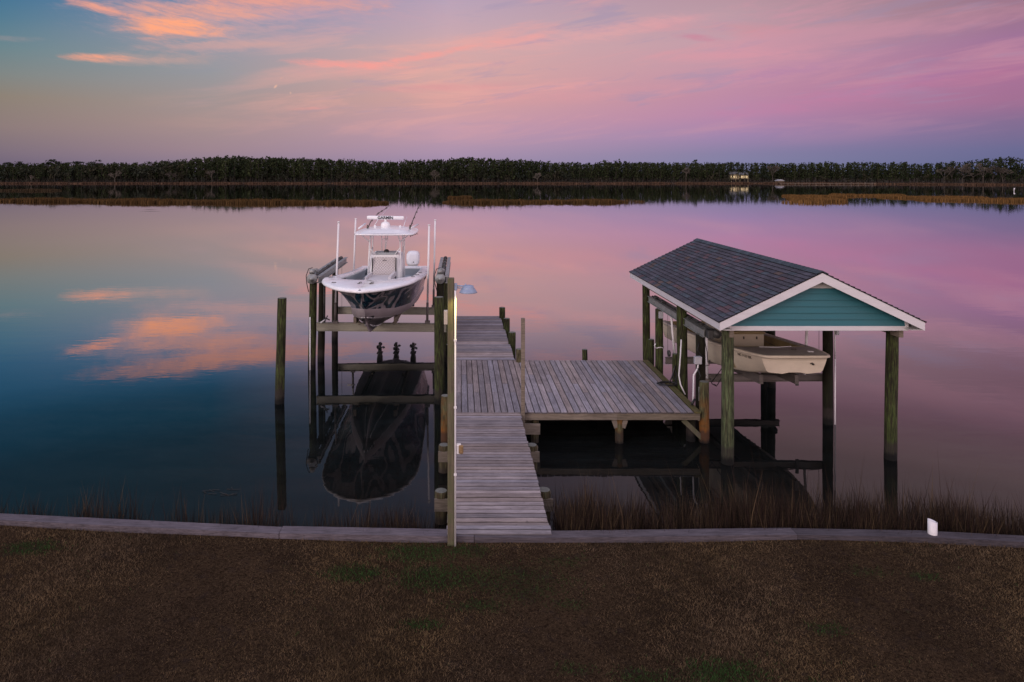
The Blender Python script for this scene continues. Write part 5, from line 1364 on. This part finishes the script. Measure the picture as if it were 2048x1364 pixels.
def forest(name, items, label):
    Vs = []; Ts = []
    for it in items:
        a, b_, c_, d_ = tree_mesh(*it)
        if a is not None: Vs.append(a); Ts.append(b_)
        Vs.append(c_); Ts.append(d_)
    V = np.concatenate(Vs); T = np.concatenate(Ts); Ft = np.arange(len(V), dtype=np.int32).reshape(-1, 3)
    o = fast(name, V, Ft, T, 'leaf', kind='stuff'); return tag(o, label, 'woods')
r = np.random.default_rng(21)
items = []
def topz(px_, Y): return H + (PY - interp(PROF, px_)) * Y / F
for row, (dy, sp, jit) in enumerate(((22, 4.0, 3), (30, 3.3, 4), (39, 3.1, 4), (50, 3.0, 5), (64, 3.0, 6), (80, 3.0, 7))):
    x = -720.0
    while x < 860:
        Y = shore(x) + dy + r.normal(0, jit); px_ = PX + x * F / Y
        if -420 < px_ < 2420:
            zt = topz(px_, Y); z0 = .5 + dy * .02
            h = (zt - z0) * (r.uniform(.88, 1.01) if row >= 2 else r.uniform(.66, .95)) * (1.05 if r.random() < .05 else 1)
            kind = 'pine'
            if px_ < 380: kind = 'oak' if r.random() < .35 else 'pine'
            if row == 0 and r.random() < .35: kind = 'oak'; h *= r.uniform(.45, .7)
            if not (1452 < px_ < 1508 and row < 3) and not (1545 < px_ < 1566 and row < 2):
                items.append((x, Y, z0, h, kind, r, 100 if row < 3 else 64))
        x += sp * r.uniform(.6, 1.4)
    if row == 0: pass
for dy, hh0 in ((74, 10), (96, 13), (106, 15)):
    x = -720.0
    while x < 860:
        Y = shore(x) + dy; px_ = PX + x * F / Y
        if -420 < px_ < 2420: items.append((x, Y, 1.6, hh0 * r.uniform(.8, 1.1), 'oak', r, 70))
        x += r.uniform(3, 5)
# low scrub at the front of the wood and small trees round the house
x = -720.0
while x < 860:
    Y = shore(x) + 15 + r.normal(0, 3); px_ = PX + x * F / Y
    if -420 < px_ < 2420 and not (1455 < px_ < 1503): items.append((x, Y, .4, r.uniform(2.0, 6.5), 'oak', r, 36))
    x += r.uniform(1.6, 4)
for px_ in (1457, 1464, 1474, 1481, 1489, 1498, 1506, 1550, 1562): items.append((X_at(px_, 690), 690, .6, r.uniform(9, 14), 'pine', r, 70))
forest('woods', items, 'dense dark pine wood running along the whole far shore')
# trees one can tell apart
def single(px_, Y, h, kind, name, label, group=None, z0=.5, nl=260):
    a, b_, c_, d_ = tree_mesh(X_at(px_, Y), Y, z0, h, kind, r, nl)
    t = thing(name, (X_at(px_, Y), Y, z0), label, 'tree', group)
    n_ = len(c_); fast('trunk', c_, np.arange(n_, dtype=np.int32).reshape(-1, 3), d_, 'leaf', t)
    if a is not None: fast('crown', a, np.arange(len(a), dtype=np.int32).reshape(-1, 3), b_, 'leaf', t)
G1 = 'flat topped pines rising above the left woods'
for px_, py_, lb in ((18, 323, 'small flat topped pine at the far left end of the wood'), (97, 318, 'tallest flat topped pine standing clear above the left woods'), (112, 320, 'flat topped pine leaning close to the tallest left pine'), (150, 321, 'spindly flat topped pine between the tall left pines'), (191, 320, 'flat topped pine above the bare grey scrub on the left shore'), (38, 323, 'flat topped pine second from the left end of the wood')):
    Y = 715; single(px_, Y, (H + (PY - py_) * Y / F) - 2, 'flat', 'flat_pine', lb, G1, 2.0)
single(1390, 745, H + (PY - 320) * 745 / F - 2, 'pine', 'pine_tree', 'single pointed pine poking above the level treeline right of centre', None, 2.0, 150)
for px_, h, Y, lb in ((229, 17, 655, 'pale bare tree in front of the left woods, left one of two'), (424, 18, 655, 'pale bare tree against the tall dark pines left of the boat'), (62, 9, 645, 'low pale bare tree by the waterline at far left'), (872, 15, 650, 'pale green bare crowned tree at the gap right of the boat'), (340, 14, 655, 'grey bare tree among the left pines'), (1075, 12, 650, 'grey bare tree low at the centre of the far shore'),
                      (1545, 21, 665, 'slender pale bare tree beside the white boathouse'), (1372, 19, 668, 'slender bare tree left of the yellow house')):
    single(px_, Y, h, 'bare', 'bare_tree', lb, 'bare winter trees along the far shore')
Gb = 'pale bare trees crowded on the right shore'
for px_, ty, dY, lb in ((1888, 331, 12, 'pale bare tree at the left end of the right shore cluster'), (1904, 328, 20, 'broad pale bare tree second from the left in the right cluster'), (1925, 327, 12, 'pale bare tree at the middle of the right shore cluster'), (1947, 323, 20, 'tallest pale bare tree in the right shore cluster'), (1966, 326, 12, 'pale forked bare tree right of the tallest in the cluster'), (1985, 329, 16, 'pale bare tree second from the right in the cluster'), (2006, 332, 14, 'pale bare tree at the right end of the shore cluster')):
    Y = 500.0
    for _ in range(30): Y = .5 * Y + .5 * (shore(X_at(px_, Y)) + dY)
    single(px_, Y, (H + (PY - ty) * Y / F) * 1.12, 'bare', 'bare_tree', lb, Gb, .5, 400)

# ------------------------------------------------------------------ far house, boathouse, jetty, marker
hs = thing('house', (X_at(1480, 700), 700, 0), 'pale yellow waterfront house with lit windows glowing among the far trees', 'house')
hx = X_at(1480, 700)
mb = MB(); mb.box(hx - 10, hx - 1, 700, 708, 4.0, 9.0); mb.box(hx - 1, hx + 8, 698, 707, 4.5, 8.5)
for q in (-9.5, -5, -.5, 4, 7.5): mb.box(hx + q - .2, hx + q + .2, 698.2, 698.6, 1, 4.6)
mb.build('wall', 'house_wall', hs)
mb = MB()
for (a, b_, y0_, y1_, z0, zr) in ((hx - 10.6, hx - .4, 699.4, 708.6, 9.0, 11.6), (hx - 1.6, hx + 8.6, 697.4, 707.6, 8.5, 10.9)):
    ym = (y0_ + y1_) / 2; mb.add([(a, y0_, z0), (b_, y0_, z0), (b_, y1_, z0), (a, y1_, z0), (a, ym, zr), (b_, ym, zr)], [(0, 1, 5, 4), (2, 3, 4, 5), (1, 2, 5), (3, 0, 4), (3, 2, 1, 0)])
mb.build('roof', 'house_roof', hs)
for q, yw in ((-8.6, 699.97), (-6.2, 699.97), (-3.6, 699.97), (1.0, 697.97), (3.6, 697.97), (6.2, 697.97)):
    mb = MB(); mb.box(hx + q - .75, hx + q + .75, yw - .06, yw, 5.3, 7.4); mb.build('window', 'lit_window', hs)
bx = X_at(1558, 660); bh = thing('boathouse', (bx, 660, 0), 'small white roofed boathouse at the far waterline right of the house', 'boathouse')
mb = MB(); mb.add([(bx - 3.4, 655, 2.8), (bx + 3.4, 655, 2.8), (bx + 3.4, 663, 2.8), (bx - 3.4, 663, 2.8), (bx, 655, 4.0), (bx, 663, 4.0)], [(0, 1, 4), (1, 2, 5, 4), (2, 3, 5), (3, 0, 4, 5), (3, 2, 1, 0)]); mb.build('roof', 'conduit', bh)
mb = MB(); mb.box(bx - 2.9, bx + 2.9, 656, 662, .6, 2.8); mb.build('wall', 'beam_wood', bh)
jt = thing('jetty', (X_at(1725, 560), 560, 0), 'thin grey jetty with pale posts along the far right shore', 'jetty')
mb = MB(); mb.box(X_at(1560, 575), X_at(1752, 575), 575, 576.6, .9, 1.1); mb.build('deck', 'beam_wood', jt)
mb = MB()
for px_ in range(1562, 1752, 14): mb.box(X_at(px_, 575) - .12, X_at(px_, 575) + .12, 574.8, 575, -.5, 1.9 if px_ > 1700 else 1.2)
mb.each('post', 'beam_wood', jt)
mkx = X_at(2028, 318); mk = thing('channel_marker', (mkx, 318, 0), 'white marker post standing in the water near the right edge', 'marker post')
mb = MB(); mb.tube([(mkx, 318, -.5), (mkx, 318, 1.3)], .12, 8); mb.build('post', 'pvc', mk)
mb = MB(); mb.box(mkx - .3, mkx + .3, 317.8, 317.86, .9, 1.4); mb.build('board', 'pvc', mk)
